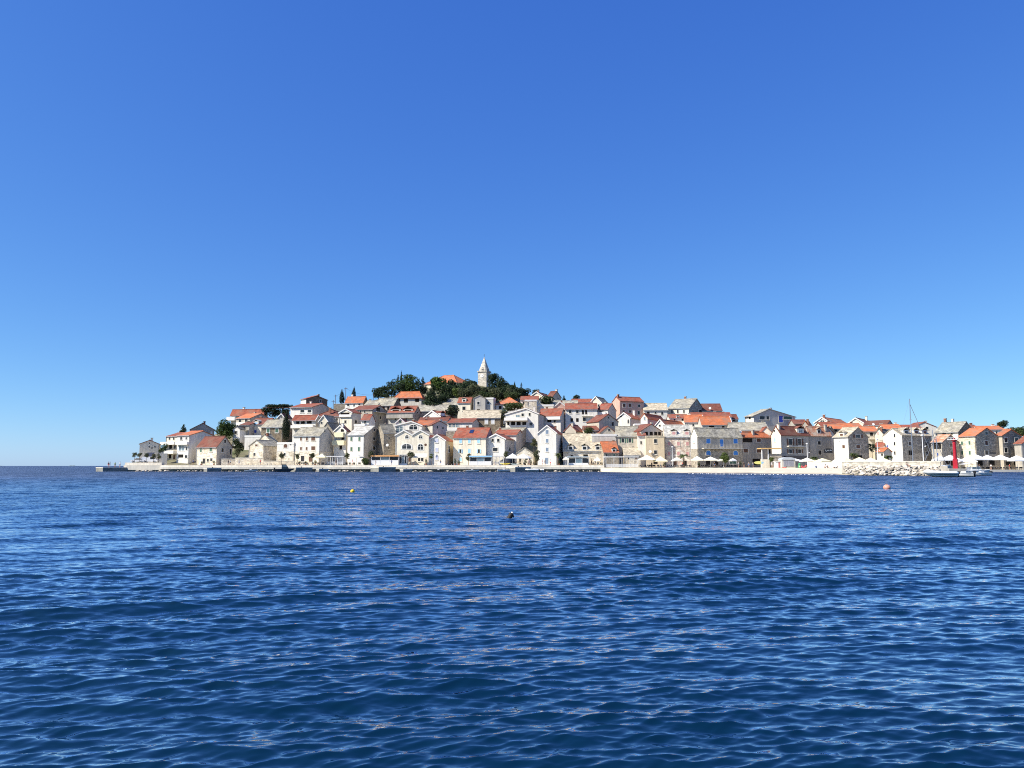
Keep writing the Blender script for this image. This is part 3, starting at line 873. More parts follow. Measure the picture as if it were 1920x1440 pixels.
H('cream stone cottage with a brown tiled roof and shaded right gable on the quay', 369, 406.5, 436, 25, 256, 838, 819, 'L', 'st', 'm', '377,844,3.4,8,cg 395.5,843,5,8,cg 382.5,864.5,5,11,Dk 390,863,4,6,d 396.3,862,4,6,d 422,827.5,4,6.5,d 417,844,4.5,8,d 432,847,3.5,12,Dk', wm2='bg')
H('small sunlit stone gable with a terrace pergola on the promenade', 467, 494, 0, 22, 257, 836, 826, 'R', 'st', 's', '481,835,5,4,cn 477,852,3.5,6,d', d=8)
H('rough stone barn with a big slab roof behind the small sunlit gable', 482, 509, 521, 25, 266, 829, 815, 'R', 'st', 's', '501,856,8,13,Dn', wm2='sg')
H('two storey house with white upper floor, stone base and a railed roof terrace', 519.5, 551, 0, 12, 257, 831, 831, 'F', 'wh', None, '535.5,836,8,8,an 544.5,833,2.5,2.5,d 534,852,3.5,6,d', d=9, trim='t', sb=(847, 'st'))
H('long white three storey house with brown shutters and a slab roof', 550.5, 600, 626, 20, 254, 817, 802, 'L', 'wh', 's', '564.5,823,3.5,7,cn 575.5,823,4,7,cn 587.5,823,8,7.5,cn 564.5,841,3.5,6,cn 575,841,3.5,6,cn 587.5,840.5,8,8,cn 567.5,860,7,12,Dk 582.5,861,7,11,Dn 608.7,808,2.2,5,d', wm2='lv', sb=(847, 'st'))
H('olive grey stone gable peeping over the long brown shuttered house', 599, 627, 0, 12, 268, 812, 793, 'R', 'sg', 'k', d=9)
H('narrow white gabled house with two yellow balcony fronts', 627, 649, 656, 20, 258, 808, 798, 'R', 'wh', 'r', '642,807,6,5,f 643,822,6,5,f 639,839,5,8,f', balc=[(630, 646, 811, 819, 1.1, 'y'), (626, 648, 826, 834, 1.2, 'y')], verge=True, wm2='lv')
H('white house with slab roof, green shutters and a blotched stone right gable', 652, 683, 720, 20, 254, 815.5, 800, 'L', 'wh', 'w', '659,823,4,8,cg 674,823,4,8,cg 659,842,4,8,cg 673,842,4,8,cg 701.5,806,3,5,d 701.2,822.5,4,6,d 701.2,840,5,7,d', wm2='wt', chim=[(690, 803, 1)])
H('dark weathered stone house wedged right of the blotched gable', 719.5, 742, 0, -28, 258, 813, 797, 'L', 'sg', 'k', '729.5,822,2.5,6,d 729,840,2.5,6,d', d=8, dish=[(725.5, 835)])
H('cream house with twin gables and arched windows', 742, 804, 0, 8, 252, 815.5, 807, 'R', 'cr', 'y', '763,819,7,7,A 788.5,819,7,7,A 762.5,837,19,10,A 788.5,838,11,12,A 786,861,5,8,d 791.5,861,4.5,8,d 768,862,6,9,Dn', d=9, ng=2, verge=True, trim='t')
H('cream narrow gabled house with lavender windows and shaded tan side', 804, 835.5, 849.5, 12, 252, 826, 815.5, 'R', 'wh', 'o', '819,826,5.5,8,cv 819,843.5,5.5,8,cv 819,858.5,5.5,8,cv 842,842,3,13,d', wm2='tn', verge=True, trim='t')
H('cream house with light blue shutters and a solar panel on its red roof', 850, 911, 925.5, 13, 252, 820.5, 803, 'L', 'cr', 'r', '863.7,827,5.5,9,cl 880,827,5.5,9,cl 897.5,827,5.5,9,cl 863.5,846,3.8,8,ol 880,845.5,5.5,9,cl 898,846,4,8,ol 863.7,861.5,5,7.5,cl', skyl=[(884.5, 810, 7.5, 11)], wm2='gy')
H('white gabled house with two dark top windows beside the solar panel roof', 912, 947.5, 966, 14, 252, 823, 814, 'R', 'wh', 'r', '923.7,825.5,5,6.5,d 934.4,825.5,5,6.5,d 928.7,843,10,7.5,d 959.5,829,2.2,8,d 955.7,842.5,4,8,d', wm2='lv', verge=True)
H('white house with red roof and tall brick chimney behind the two window gable', 926, 968, 982, 14, 263, 816, 807, 'L', 'wh', 'r', '971.5,815,2.5,4,d', wm2='lv', chim=[(926.5, 802, 1)])
H('long slab roofed house with dark stone gable above the white cafe sail', 930, 980, 997, 14, 271, 808, 799.5, 'L', 'bg', 's', wm2='sg')
H('low stone cafe gable between the white gables, behind a white sail', 965, 1000, 0, 6, 253, 852, 840, 'R', 'st', 's', '975,862,3,8,f 987,859,5,6,f 993,860,3,5,d', d=9)
H('slim white four storey gabled house with blue grey windows', 1008, 1043.5, 1055.5, 12, 252, 812, 798, 'R', 'wh', 'r', '1025.7,810,6,8,cy 1025.7,826.5,5.5,8,cy 1025.7,843,5.5,8,cy 1025,864,7,13,Dy', wm2='lv', verge=True, trim='t', chim=[(1044, 801, 1)])
H('stone house with pale slab roof and three dormers behind the glazed pavilion', 1056, 1132, 0, 4, 255, 845, 814, 'L', 'st', 'y', '1098,854,9,4,f 1072,855,4,4,f', d=12, dorm=[(1070, 840, 11, 9, 'd', 'y'), (1096, 840, 11, 9, 'd', 'y'), (1121, 840, 11, 9, 'd', 'y')])
H('little stone house with bright red roof and one dark dormer', 1132, 1160, 0, -6, 252, 848, 829, 'L', 'sg', 'o', '', d=8, dorm=[(1151.5, 845, 9, 8, 'd', 'o')])
H('beige house with slab roof and two green shuttered windows', 1154, 1196, 1201, 9, 257, 818, 800.5, 'L', 'bg', 's', '1168,826,5.5,9,og 1181,826,5.5,9,og', wm2='gy', chim=[(1194, 801, 1)])
H('low shed with pale slab roof beside the beach pergola', 1170, 1201, 0, 4, 250, 853.5, 840, 'L', 'st', 'y', '', d=8)
H('flat tan house with two dark windows at the start of the beach', 1211, 1246.5, 0, 6, 249, 819, 819, 'F', 'tn', 'y', '1229,827,6,8,d 1229,848,6,8,d 1229,866,8,8,f', d=9, dish=[(1219, 847)])
H('open roofed loggia with dark bays above the flat tan house', 1202, 1241, 0, -22, 258, 809, 796, 'R', 'lv', 'm', '1212,813,6,7,f 1221,813,6,7,f 1229.5,813,6,7,f 1236.5,813,5,7,f', d=9, verge=False)
H('white narrow house left of the flat tan house', 1199, 1211, 0, 6, 252, 818, 812, 'L', 'wh', 'r', '1202,830,3,6,d 1204,812,3,4,d', d=8)
H('patchy stone house with pink shutters and two pale dormers', 1247, 1295, 0, 6, 250, 819, 798, 'L', 'sp', 'w', '1254.5,832,6,8,cp 1272,832,6,8,cp 1289,832,6,8,cp 1254.5,850.5,6,8,cp 1272,850.5,6,8,cp 1289,850.5,6,8,cp 1266,868,7,11,Dn 1284,868,7,9,f', d=9, dorm=[(1263.5, 812, 11, 9, 'cp', 'w'), (1288, 812, 11, 9, 'cp', 'w')])
H('grey stone house with bright blue shutters, long balcony and white left end', 1295, 1308.5, 1391, 70, 241, 818.5, 803, 'R', 'wh', 's', '1328,827,8.5,9.5,cb 1353,830.5,7,15,Db 1379,827,8.5,9.5,cb 1328,849,9,9,ab 1379,849,9,9,ab 1301.5,828,3,5,cl 1328,868,9,9,f 1343,869,7,8,f 1374,866.5,13,7,cg', wm2='gy', balc=[(1316, 1389, 833, 841, 1.1, 's', 1)], sb=(842, 'sg'))
H('grey plaster house with dark loggia under a low orange roof', 1391, 1391.6, 1446, 70, 249, 819, 811, 'R', 'gy', 'o', '1401.5,825.5,18,8,f 1422.5,825.5,8,7,cn 1398,845,9,8,cn 1423,845,9,8,cn 1442,846,5,9,f 1418,866,14,12,f', d=8, dish=[(1390, 810)])
H('house with pinkish chimney end wall, tall brown shutters and a red roof', 1446, 1464, 1516, 66, 240, 815, 800, 'R', 'cr', 'm', '1482,828.5,6.5,13,on 1499,828.5,6.5,13,on 1482,846,6,8,on 1499,846,6,8,on 1453,825,3,8,cl 1452,808,3,4,d', wm2='gy', dorm=[(1501, 808, 12, 9, 'q', 'm')], balc=[(1475, 1508, 829, 837, 0.9, 'k', 1)], chim=[(1457, 796)])
H('grey plaster house with a black oval sign and patched orange roof', 1516.4, 1517, 1558, 70, 247, 815, 800.5, 'R', 'gy', 'x', '1536,830.5,5.5,7.5,d 1537,848.5,6,9,Dk', d=8, dorm=[(1535.5, 809, 8, 8, 'd', 'x')])
H('brown rubble gable standing behind the black sign house', 1540, 1541, 1577, 70, 254, 824, 801, 'L', 'sg', 'k', '', d=8)
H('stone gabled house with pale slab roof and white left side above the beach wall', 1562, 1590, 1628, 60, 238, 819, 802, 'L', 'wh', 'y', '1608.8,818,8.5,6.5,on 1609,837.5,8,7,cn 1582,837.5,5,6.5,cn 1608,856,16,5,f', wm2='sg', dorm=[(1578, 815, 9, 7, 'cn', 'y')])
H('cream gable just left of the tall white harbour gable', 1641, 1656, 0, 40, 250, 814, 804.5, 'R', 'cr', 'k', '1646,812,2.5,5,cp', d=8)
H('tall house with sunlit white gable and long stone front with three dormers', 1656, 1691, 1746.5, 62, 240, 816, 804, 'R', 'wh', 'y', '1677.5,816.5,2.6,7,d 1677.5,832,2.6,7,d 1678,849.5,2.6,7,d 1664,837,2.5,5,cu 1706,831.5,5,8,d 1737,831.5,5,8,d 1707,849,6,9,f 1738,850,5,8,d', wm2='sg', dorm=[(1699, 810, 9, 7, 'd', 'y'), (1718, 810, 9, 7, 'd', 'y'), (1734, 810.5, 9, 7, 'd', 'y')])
H('small annex with an orange lean roof below the sunlit white harbour gable', 1651, 1657, 1672, 64, 236, 847, 841, 'L', 'cr', 'o', '', wm2='bg')
H('little red roofed outhouse between the stone gable and the white gable', 1644, 1656, 0, 40, 244, 838, 830, 'L', 'cr', 'r', '', d=5)
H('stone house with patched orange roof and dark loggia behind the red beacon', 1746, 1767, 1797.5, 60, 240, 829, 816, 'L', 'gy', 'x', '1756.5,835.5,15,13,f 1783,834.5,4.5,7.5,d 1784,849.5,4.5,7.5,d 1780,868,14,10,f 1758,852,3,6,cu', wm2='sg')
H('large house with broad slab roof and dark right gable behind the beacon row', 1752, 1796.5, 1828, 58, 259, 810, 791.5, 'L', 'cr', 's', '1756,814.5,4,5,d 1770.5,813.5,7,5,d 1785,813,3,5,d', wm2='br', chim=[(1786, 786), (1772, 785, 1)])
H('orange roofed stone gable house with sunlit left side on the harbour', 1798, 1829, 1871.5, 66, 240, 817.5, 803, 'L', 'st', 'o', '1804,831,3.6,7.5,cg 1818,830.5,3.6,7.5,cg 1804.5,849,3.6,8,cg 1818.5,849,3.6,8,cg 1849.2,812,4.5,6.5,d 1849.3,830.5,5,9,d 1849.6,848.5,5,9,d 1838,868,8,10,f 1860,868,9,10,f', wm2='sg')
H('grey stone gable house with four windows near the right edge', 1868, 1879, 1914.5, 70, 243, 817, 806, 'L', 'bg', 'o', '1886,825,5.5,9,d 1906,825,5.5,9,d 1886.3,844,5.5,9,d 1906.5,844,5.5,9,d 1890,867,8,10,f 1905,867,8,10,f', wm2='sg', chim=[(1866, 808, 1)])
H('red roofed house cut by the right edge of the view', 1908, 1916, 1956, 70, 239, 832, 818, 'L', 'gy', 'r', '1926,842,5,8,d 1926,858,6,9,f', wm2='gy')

# second row and up the slope
H('grey shaded gable rising behind the tall white left house', 357, 402, 0, -22, 286, 806, 794, 'R', 'gy', 'm', '', d=10)
H('long white house with broad orange roof highest on the left shoulder', 433, 494, 500, 12, 302, 776, 768, 'L', 'wh', 'r', '445,781,6,5,f 462,780,8,5,d', balc=[(429, 444, 782, 788, 1.6, 'w')], over=0.6)
H('house with sloping orange roof and white balcony under the long shoulder roof', 443, 470, 508, 26, 290, 784, 776, 'L', 'bg', 'o', '450,789,5,6,d 462,788,6,7,d', balc=[(447, 466, 792, 797, 1.2, 'w')], wm2='gy', chim=[(478, 773)])
H('cream house with brown roof and a blue window dormer', 468, 500, 0, 12, 281, 796, 785, 'L', 'cr', 'm', '479,809,4.5,6,Du 493,808,3,5,d', d=9, dorm=[(480, 795, 9, 10, 'cl', 'w')])
H('little white gabled hut beneath the big round pine', 437, 450, 0, 16, 276, 805, 800, 'R', 'wh', 'k', '442,811,5,6,d', d=6)
H('house with brown timber balcony right of the round pine', 450, 468, 0, 14, 279, 797, 793, 'L', 'gy', 'm', '456,802,8,4,f 455,812,7,8,Dw', balc=[(450, 466, 800, 806, 1.0, 'n', 1)], d=7)
H('white terrace block with parapet below the blue dormer house', 459, 489, 0, 10, 272, 818, 818, 'F', 'wh', None, '', d=7)
H('dark stone house with slab roof and two green windows in white frames', 490, 530, 0, 10, 277, 801, 788, 'L', 'br', 's', '503,807.5,6,8,cg 519,807.5,6,8,cg', d=9, trim='t')
H('tiny pale gable left of the tall cypress', 521, 534, 0, 10, 286, 783, 776, 'R', 'lv', 'm', '528,782,2.5,3,d', d=6, verge=True)
H('white upper house with red roof and two window pairs', 545, 587, 622, 18, 297, 763, 757.5, 'L', 'wh', 'r', '567,771,8,5.5,d 580.5,771,8,5.5,d', wm2='lv', trim='t', over=0.6)
H('dark gabled house on the skyline above the white window pair house', 564, 574, 614, 48, 314, 748, 742.5, 'L', 'wh', 'r', '601,752,4,5,d', wm2='br')
H('white house with red roof strip and a row of dark terrace windows', 549, 592, 600, 16, 273, 786, 779, 'L', 'wh', 'r', '558.5,792,6,6,f 568,792,7,6,f 580,791.5,9,6,f', balc=[(549, 590, 797, 802, 1.4, 'w')], over=0.6, verge=True, wm2='lv')
H('broad brown hipped roof house in the middle of the left slope', 588, 637, 0, 10, 285, 781, 769, 'H', 'wh', 'm', '', d=12, chim=[(616, 772, 1)])
H('little cream gable with slab roof right of the terrace windows', 598, 615, 0, 12, 270, 790, 779, 'R', 'cr', 's', '603,793,4,4,d', d=8, verge=True)
H('cream tower like gabled house with a recessed top balcony', 636, 660, 677, 18, 277, 773.5, 767, 'R', 'cr', 'r', '647,777,17,7,f 647.5,791,3.5,6,d 667,791,4,7,Dk', balc=[(637, 659, 777, 781, 0.5, 'w')], wm2='lv', verge=True)
H('small white annex with red lean roof beside the cream tower house', 677, 692, 0, 8, 275, 788, 778, 'L', 'wh', 'r', '684.5,791.5,3.5,6,d', d=7)
H('white flat terrace block above the white slab roof', 664, 684, 0, 12, 264, 797, 797, 'F', 'wh', None, '', d=6)
H('white house with orange roof below the two skyline cypresses', 647, 681, 690, 18, 302, 754.5, 744, 'L', 'wh', 'o', '653,759,4,6,d 674,757.5,5,5.5,d 664,760,3,5,d', wm2='br', trim='t')
H('low slab roof house right of the orange cypress house', 683, 708, 0, 10, 298, 760, 752, 'L', 'st', 's', '', d=8)
H('long slab roofed house left of the red hipped villa', 704, 738, 752, 16, 297, 760, 747, 'L', 'gy', 's', '719,765,5,7,f 728,766,4,7,f', wm2='br')
H('grey terrace house with red roof and iron balconies under the slab roofs', 660, 699, 726, 18, 287, 768, 761, 'L', 'bg', 'm', '676,772,4,5,d 684,772,3,5,d 713,783,3.5,6,d 709,768,7,7,f 690,780,4,4,f', balc=[(701, 724, 770, 775, 1.2, 'k', 1)], wm2='gy')
H('house with two roof terraces cut into its red roof', 727, 777, 789, 14, 285, 773, 762, 'L', 'lv', 'r', '742,786,3,5,d 752,785.5,3,5,d 762,785.5,3,5,d 782.5,773.5,2.5,4,d', balc=[(727, 776, 777, 783, 1.2, 'g')], dorm=[(742, 769.5, 19, 3.6, 'f', 'r'), (765, 769.5, 19, 3.6, 'f', 'r')], wm2='sg')
H('villa with orange red hipped roof just under the pines', 741, 790, 796, 10, 311, 746, 734.5, 'H', 'lv', 'o', '747,750.5,7,7,f 761,751,8,8,f 782,750.5,7.5,7,f', over=0.6)
H('long low slab roof stretching under the hilltop pines', 786, 839, 0, 6, 295, 771, 760, 'L', 'sg', 's', '', d=9)
H('slab roofed cottage tucked under the dark conifer', 827, 858, 0, 5, 307, 759, 748, 'L', 'sg', 's', '', d=8)
H('white gable with brown roof and two white dormers in mid slope', 795, 826, 851, 30, 279, 781, 770.5, 'R', 'wh', 'm', '', verge=True, dorm=[(830, 777.5, 8, 6, 'cw', 'm'), (845, 777.5, 8, 6, 'cw', 'm')])
H('long low brown roofed house under the twin dormer gable', 784, 839, 0, 6, 273, 790, 784, 'L', 'wh', 'm', '', d=8, chim=[(803, 781, 1), (838, 780, 1)])
H('orange roofed white house right of the arched glass gable', 782, 812, 0, 4, 268, 797, 790, 'L', 'wh', 'o', '', d=7)
H('pale blue grey gable with a drainpipe down its middle', 811, 838, 0, -22, 264, 797, 790, 'R', 'lv', 'm', '820,801,3,6,d 830.5,802.5,3,5,d', d=9)
H('white house with mint glazed loggia under a long red roof', 839, 886, 900.5, 12, 269, 792.5, 786, 'L', 'wh', 'r', '844,798,6,7,q 851,798,6,7,q 857.5,798,6,7,q', wm2='lv', balc=[(839, 860, 802, 807, 0.5, 'w')])
H('stone house with pale slab roof and two white shutters', 866, 938, 0, 5, 277, 783.5, 770, 'L', 'br', 'y', '912,790.5,6.5,8.5,cw 924,790.5,6.5,8.5,cw', d=9)
H('small cream house with red roof and one dormer beside the white block', 858, 882, 888, 12, 293, 755, 746, 'L', 'cr', 'r', '870,766,6.5,8,d', dorm=[(870, 751, 8, 6, 'd', 'w')], wm2='bg')
H('white gabled block with dark square windows under the woods', 888, 910, 0, 2, 290, 747, 742, 'R', 'lv', 's', '897,756,5,6.5,d 897,768.5,5.5,3,f', d=8, trim='t')
H('flat white block joined to the white gable under the woods', 910, 925, 929.5, 12, 290.6, 747, 747, 'F', 'lv', None, '915.5,755.5,5,6,d 914,768,2,3,d', trim='t')
H('white house with orange pyramid roof below the church tower', 930, 975, 0, 6, 293, 757.5, 745.5, 'H', 'wh', 'o', '938,764,5,6,f', d=11)
H('low red roofed house right of the orange pyramid roof', 976, 1009, 0, 4, 301, 750, 744, 'L', 'wh', 'r', '', d=8)
H('pale stone block below the low red roof on the right shoulder', 984, 1006, 0, 4, 296, 751, 751, 'F', 'st', None, '990,757,2,8,d', d=6)
H('cream gable with brown roof on the skyline right of the woods', 993, 1019, 1038, 20, 320, 743.5, 735, 'R', 'cr', 'm', '', verge=True)
H('brown roofed house on the skyline right of the cream gable', 1025, 1036, 1052, 40, 316, 744, 734, 'L', 'cr', 'm', '1046,747,2.5,4,d', wm2='bg')
H('white modern house with wide gable and glazed terrace below the orange pyramid', 948, 1010, 1023, 12, 275, 776, 766, 'R', 'wh', 'r', '993,777,4,6,d 980,778,5,6,d 971,780,8,5,q 953,794,4,6,f 962,794,8,7,f 972.5,794,8,7,f 983,794,8,6,f 995.5,795,6,6,d', rf=0.62, balc=[(947, 990, 783, 788, 1.6, 'w')], verge=True, wm2='lv')
H('house with red roof and long white parapet in the centre', 1010, 1051, 1060, 18, 285, 780, 767, 'L', 'wh', 'r', '1030,789,8,5,f 1040,790,4,6,d', balc=[(1025, 1051, 781, 786, 0.8, 'w')], wm2='lv')
H('long white house with red roof and upper balcony right of centre', 1060, 1120, 0, 4, 289, 767.5, 757.5, 'L', 'wh', 'r', '1069,772,5,6,d 1082.5,772,5,6,d 1093,773,4,8,f 1099,773,4,8,f 1072,787.5,5,7,f 1082.5,787.5,5,7,f 1095.5,786.5,6,7,d 1110,788,4,8,A', balc=[(1091, 1112, 774, 780, 1.0, 'k', 1)], d=9)
H('white end house with shaded gable closing the long red roof row', 1120, 1140, 1155, 30, 290, 768, 757.5, 'L', 'wh', 'r', '1127,769.5,10,5,f', balc=[(1121, 1137, 773, 778, 1.0, 'w')], wm2='lv')
H('dusty red gable wall rising above the long white house', 1037, 1063, 0, 4, 299, 765, 753.5, 'R', 'pk', 's', '', d=8, verge=True)
H('low grey slab roofed house behind the dusty red gable', 1026, 1083, 0, 4, 306, 759.5, 752, 'L', 'gy', 's', '', d=8)
H('pale yellow terrace wall house left of the dusty red gable', 1006, 1038, 0, 4, 297, 760, 760, 'F', 'cr', None, '', d=6)
H('skyline house with thin red roof right of the dusty red gable', 1072, 1110, 0, 4, 312, 755, 749, 'L', 'bg', 'r', '', d=8)
H('cream slab roofed gable on the skyline left of the pink house', 1106, 1128, 1143, 24, 311, 755, 744, 'R', 'cr', 's', '', verge=True)
H('beige shaded gable with two dark windows above the beach start', 1123, 1159, 0, -22, 269, 791, 777.5, 'R', 'bg', 'm', '1141,783,3,4,d 1148.5,795,5,8,Dk', d=9)
H('small stone gable below the beige shaded gable', 1126, 1154, 0, -6, 261, 811, 800, 'R', 'bg', 'm', '1142,806,4,5,d', d=8)
H('pale flat terrace house below the small stone gable', 1110, 1156, 0, 0, 258, 816, 816, 'F', 'lv', None, '', d=5)
H('jumbled red roofed house above the three dormers', 1058, 1080, 1094, 28, 265, 808, 797, 'R', 'bg', 'r', '', chim=[(1061, 800)])
H('low stone hut beside the round bush above the three dormers', 1094, 1122, 0, 2, 265, 807, 800, 'L', 'st', 'm', '', d=6)
H('pink skyline house with brown shaded front and red roof', 1148, 1163, 1207, 66, 297, 752, 744.5, 'R', 'pk', 'r', '1170,760,5.5,7,cn 1181,760,5.5,7,cn 1169,771.5,5,5,cn 1181,771.5,5,5,cn 1198,761,4.5,5,d 1197.5,774,4.5,7,d', wm2='pk', chim=[(1153, 740, 1)])
H('white gable with orange roof and tiny bell arch', 1158, 1182, 1204, 24, 271, 783, 774, 'R', 'wh', 'o', '1163,780,6,4,f 1178,790,3,9,A', wm2='lv', verge=True)
H('white house with tall narrow dormer tower and balcony', 1204, 1214, 1245, 30, 267, 784, 776, 'R', 'wh', 'o', '1208.5,785,3.5,7,cy', wm2='lv')
H('cream terrace house under the narrow dormer tower', 1190, 1213, 0, 4, 263, 796, 796, 'F', 'cr', None, '1201,801,3,4,d 1208,801,3,4,d', d=6)
H('long white house with pale slab roof on the skyline', 1207, 1252, 0, 4, 299, 769, 757, 'L', 'wh', 'y', '1215.5,774,5,4,f 1229,774,4,4,d 1241.5,775,4,6,d', d=9)
H('big house with grey slab roof and dark stone right gable on the skyline', 1252, 1292.5, 1320, 34, 301, 765, 748, 'L', 'cr', 's', '1260,772,3,7,d 1271,771.5,3,7,d 1282.5,771.5,3,7,d 1305,758,3,5,d 1299,771,3,6,d 1312.5,771,5,6,d', wm2='sg')
H('red hipped house right of the big grey slab roof', 1316, 1354, 0, 4, 311, 770, 758, 'L', 'wh', 'm', '', d=9, dish=[(1331, 766)])
H('white gable with orange roof behind the pink shutter house', 1229, 1247, 1286, 34, 265, 797, 787, 'R', 'wh', 'o', '1237,798,4,4,d', wm2='wh', verge=True)
H('low white cottage cluster under the big grey slab roof', 1255, 1290, 0, 4, 283, 784, 778, 'L', 'wh', 'r', '1265,787,3,4,d 1280,787,4,4,f', d=7, dorm=[(1271, 782, 6, 4, 'd', 'w')])
H('white house with sloping orange roof left of the bright orange roof', 1284, 1318, 0, 10, 275, 791.5, 779, 'L', 'wh', 'o', '', d=9, verge=True)
H('house with bright orange roof and white gable above the blue shutter house', 1316, 1372, 0, 4, 267, 796.5, 781.5, 'L', 'lv', 'o', '1334,800.5,10,5,f 1356,801,5,4,f', d=9, verge=True)
H('long house with thin orange roof behind the bright orange roof', 1298, 1372, 0, 4, 284, 782, 774.5, 'L', 'wh', 'r', '', d=8, chim=[(1340, 773), (1356, 776, 1)])
H('weathered grey slab roof between the blue shutter house and the orange loggia', 1372, 1442, 0, 4, 259, 807, 793.5, 'L', 'gy', 's', '', d=10, chim=[(1438, 790)])
H('small red roofed house at the right end of the bright orange roof', 1366, 1384, 0, 4, 288, 786, 778, 'L', 'bg', 'm', '1376,788,4,4,f', d=7)
H('wide white modern house with shallow roof and a blue door', 1397, 1413, 1491, 70, 286, 780, 767.5, 'L', 'wh', 's', '1429,783.5,10,7,d 1439.5,783.5,5.5,7,d 1464,785.5,8,14,Du 1477,783.5,16,6,cg 1406,783,4,7,d', wm2='lv', rf=0.38, chim=[(1456, 769)], over=0.5)
H('pale cream gable right of the orange loggia roof', 1427, 1447, 0, 8, 253, 811, 801, 'R', 'cr', 'r', '', d=7)
H('brown red roofed house right of the wide white modern house', 1489, 1514, 0, 6, 280, 794.5, 788, 'L', 'gy', 'm', '1500,798,14,4,f', d=8)
H('bright orange gable roof left of the brick chimney house', 1503, 1516, 1525, 34, 271, 800, 790, 'R', 'gy', 'o', '')
H('white arched gable house with orange roof and brick chimney', 1527, 1556, 1594, 40, 277, 791.5, 783, 'R', 'wh', 'o', '1542,790,8,5,A', wm2='gy', verge=True, chim=[(1541, 778, 1)])
H('low red roof in front of the white arched gable', 1540, 1577, 0, 4, 267, 799, 793, 'L', 'cr', 'r', '', d=7)
H('small orange roof behind the pale slab gable', 1556, 1587, 0, 4, 258, 804, 797, 'L', 'bg', 'o', '1566,807,8,5,f', d=7)
H('long orange roof behind the stone gable ridge', 1577, 1617, 0, 4, 262, 801, 795, 'L', 'bg', 'o', '', d=7)
H('blue grey gable behind the rubble gable', 1544, 1563, 0, -22, 252, 812, 801, 'R', 'lv', 'm', '1549,809,4,4,d', d=6)
H('cream gable on the skyline behind the stone gable house', 1590, 1619, 1641, 36, 280, 793, 784, 'R', 'cr', 'r', '', verge=True, chim=[(1621, 781)])
H('red roofed house with grey right gable behind the white harbour gable', 1619, 1662, 1675, 42, 269, 797, 789, 'L', 'cr', 'm', '', wm2='gy', dish=[(1638, 796)])
H('orange roof just behind the stone gable right slope', 1616, 1647, 0, 4, 254, 809, 801, 'L', 'cr', 'o', '1634,814,5,6,f', d=7, balc=[(1628, 1641, 818, 823, 1.0, 'k', 1)])
H('orange roof above the tall white harbour gable', 1659, 1692, 0, 6, 257, 804.5, 797, 'L', 'cr', 'o', '', d=7, chim=[(1651, 797), (1684, 793)])
H('long red roof over the three dormer house', 1684, 1730, 0, 4, 263, 803.5, 798, 'L', 'cr', 'r', '', d=7)
H('white gable with red roof behind the sailing mast', 1712, 1756, 0, 4, 273, 801, 792, 'R', 'wh', 'r', '1738,802.5,5,5,d', d=9, chim=[(1744, 796)])
H('low orange roof behind the harbour gables near the right edge', 1839, 1884, 0, 4, 262, 805.5, 800, 'L', 'wh', 'o', '', d=8)
H('small red roof peeping right of the dark gable', 1822, 1836, 0, 4, 268, 803, 798, 'L', 'bg', 'm', '', d=7)
H('white upper house with red roof and a big arched glass window', 741, 791, 0, 6, 262, 798, 790.5, 'R', 'wh', 'r', '775,801,17,10,A 749,805,14,12,q', rf=0.6, d=9, verge=True, trim='t')
H('tiny white gable with a green window left of the arched glass gable', 742, 760, 0, 6, 272, 793, 785, 'R', 'wh', 'r', '750.5,791,4,5,cg', d=7, verge=True)
H('red roofed cottage left of the arched glass gable', 753, 785, 0, 6, 274, 797, 791, 'L', 'wh', 'm', '', d=7)

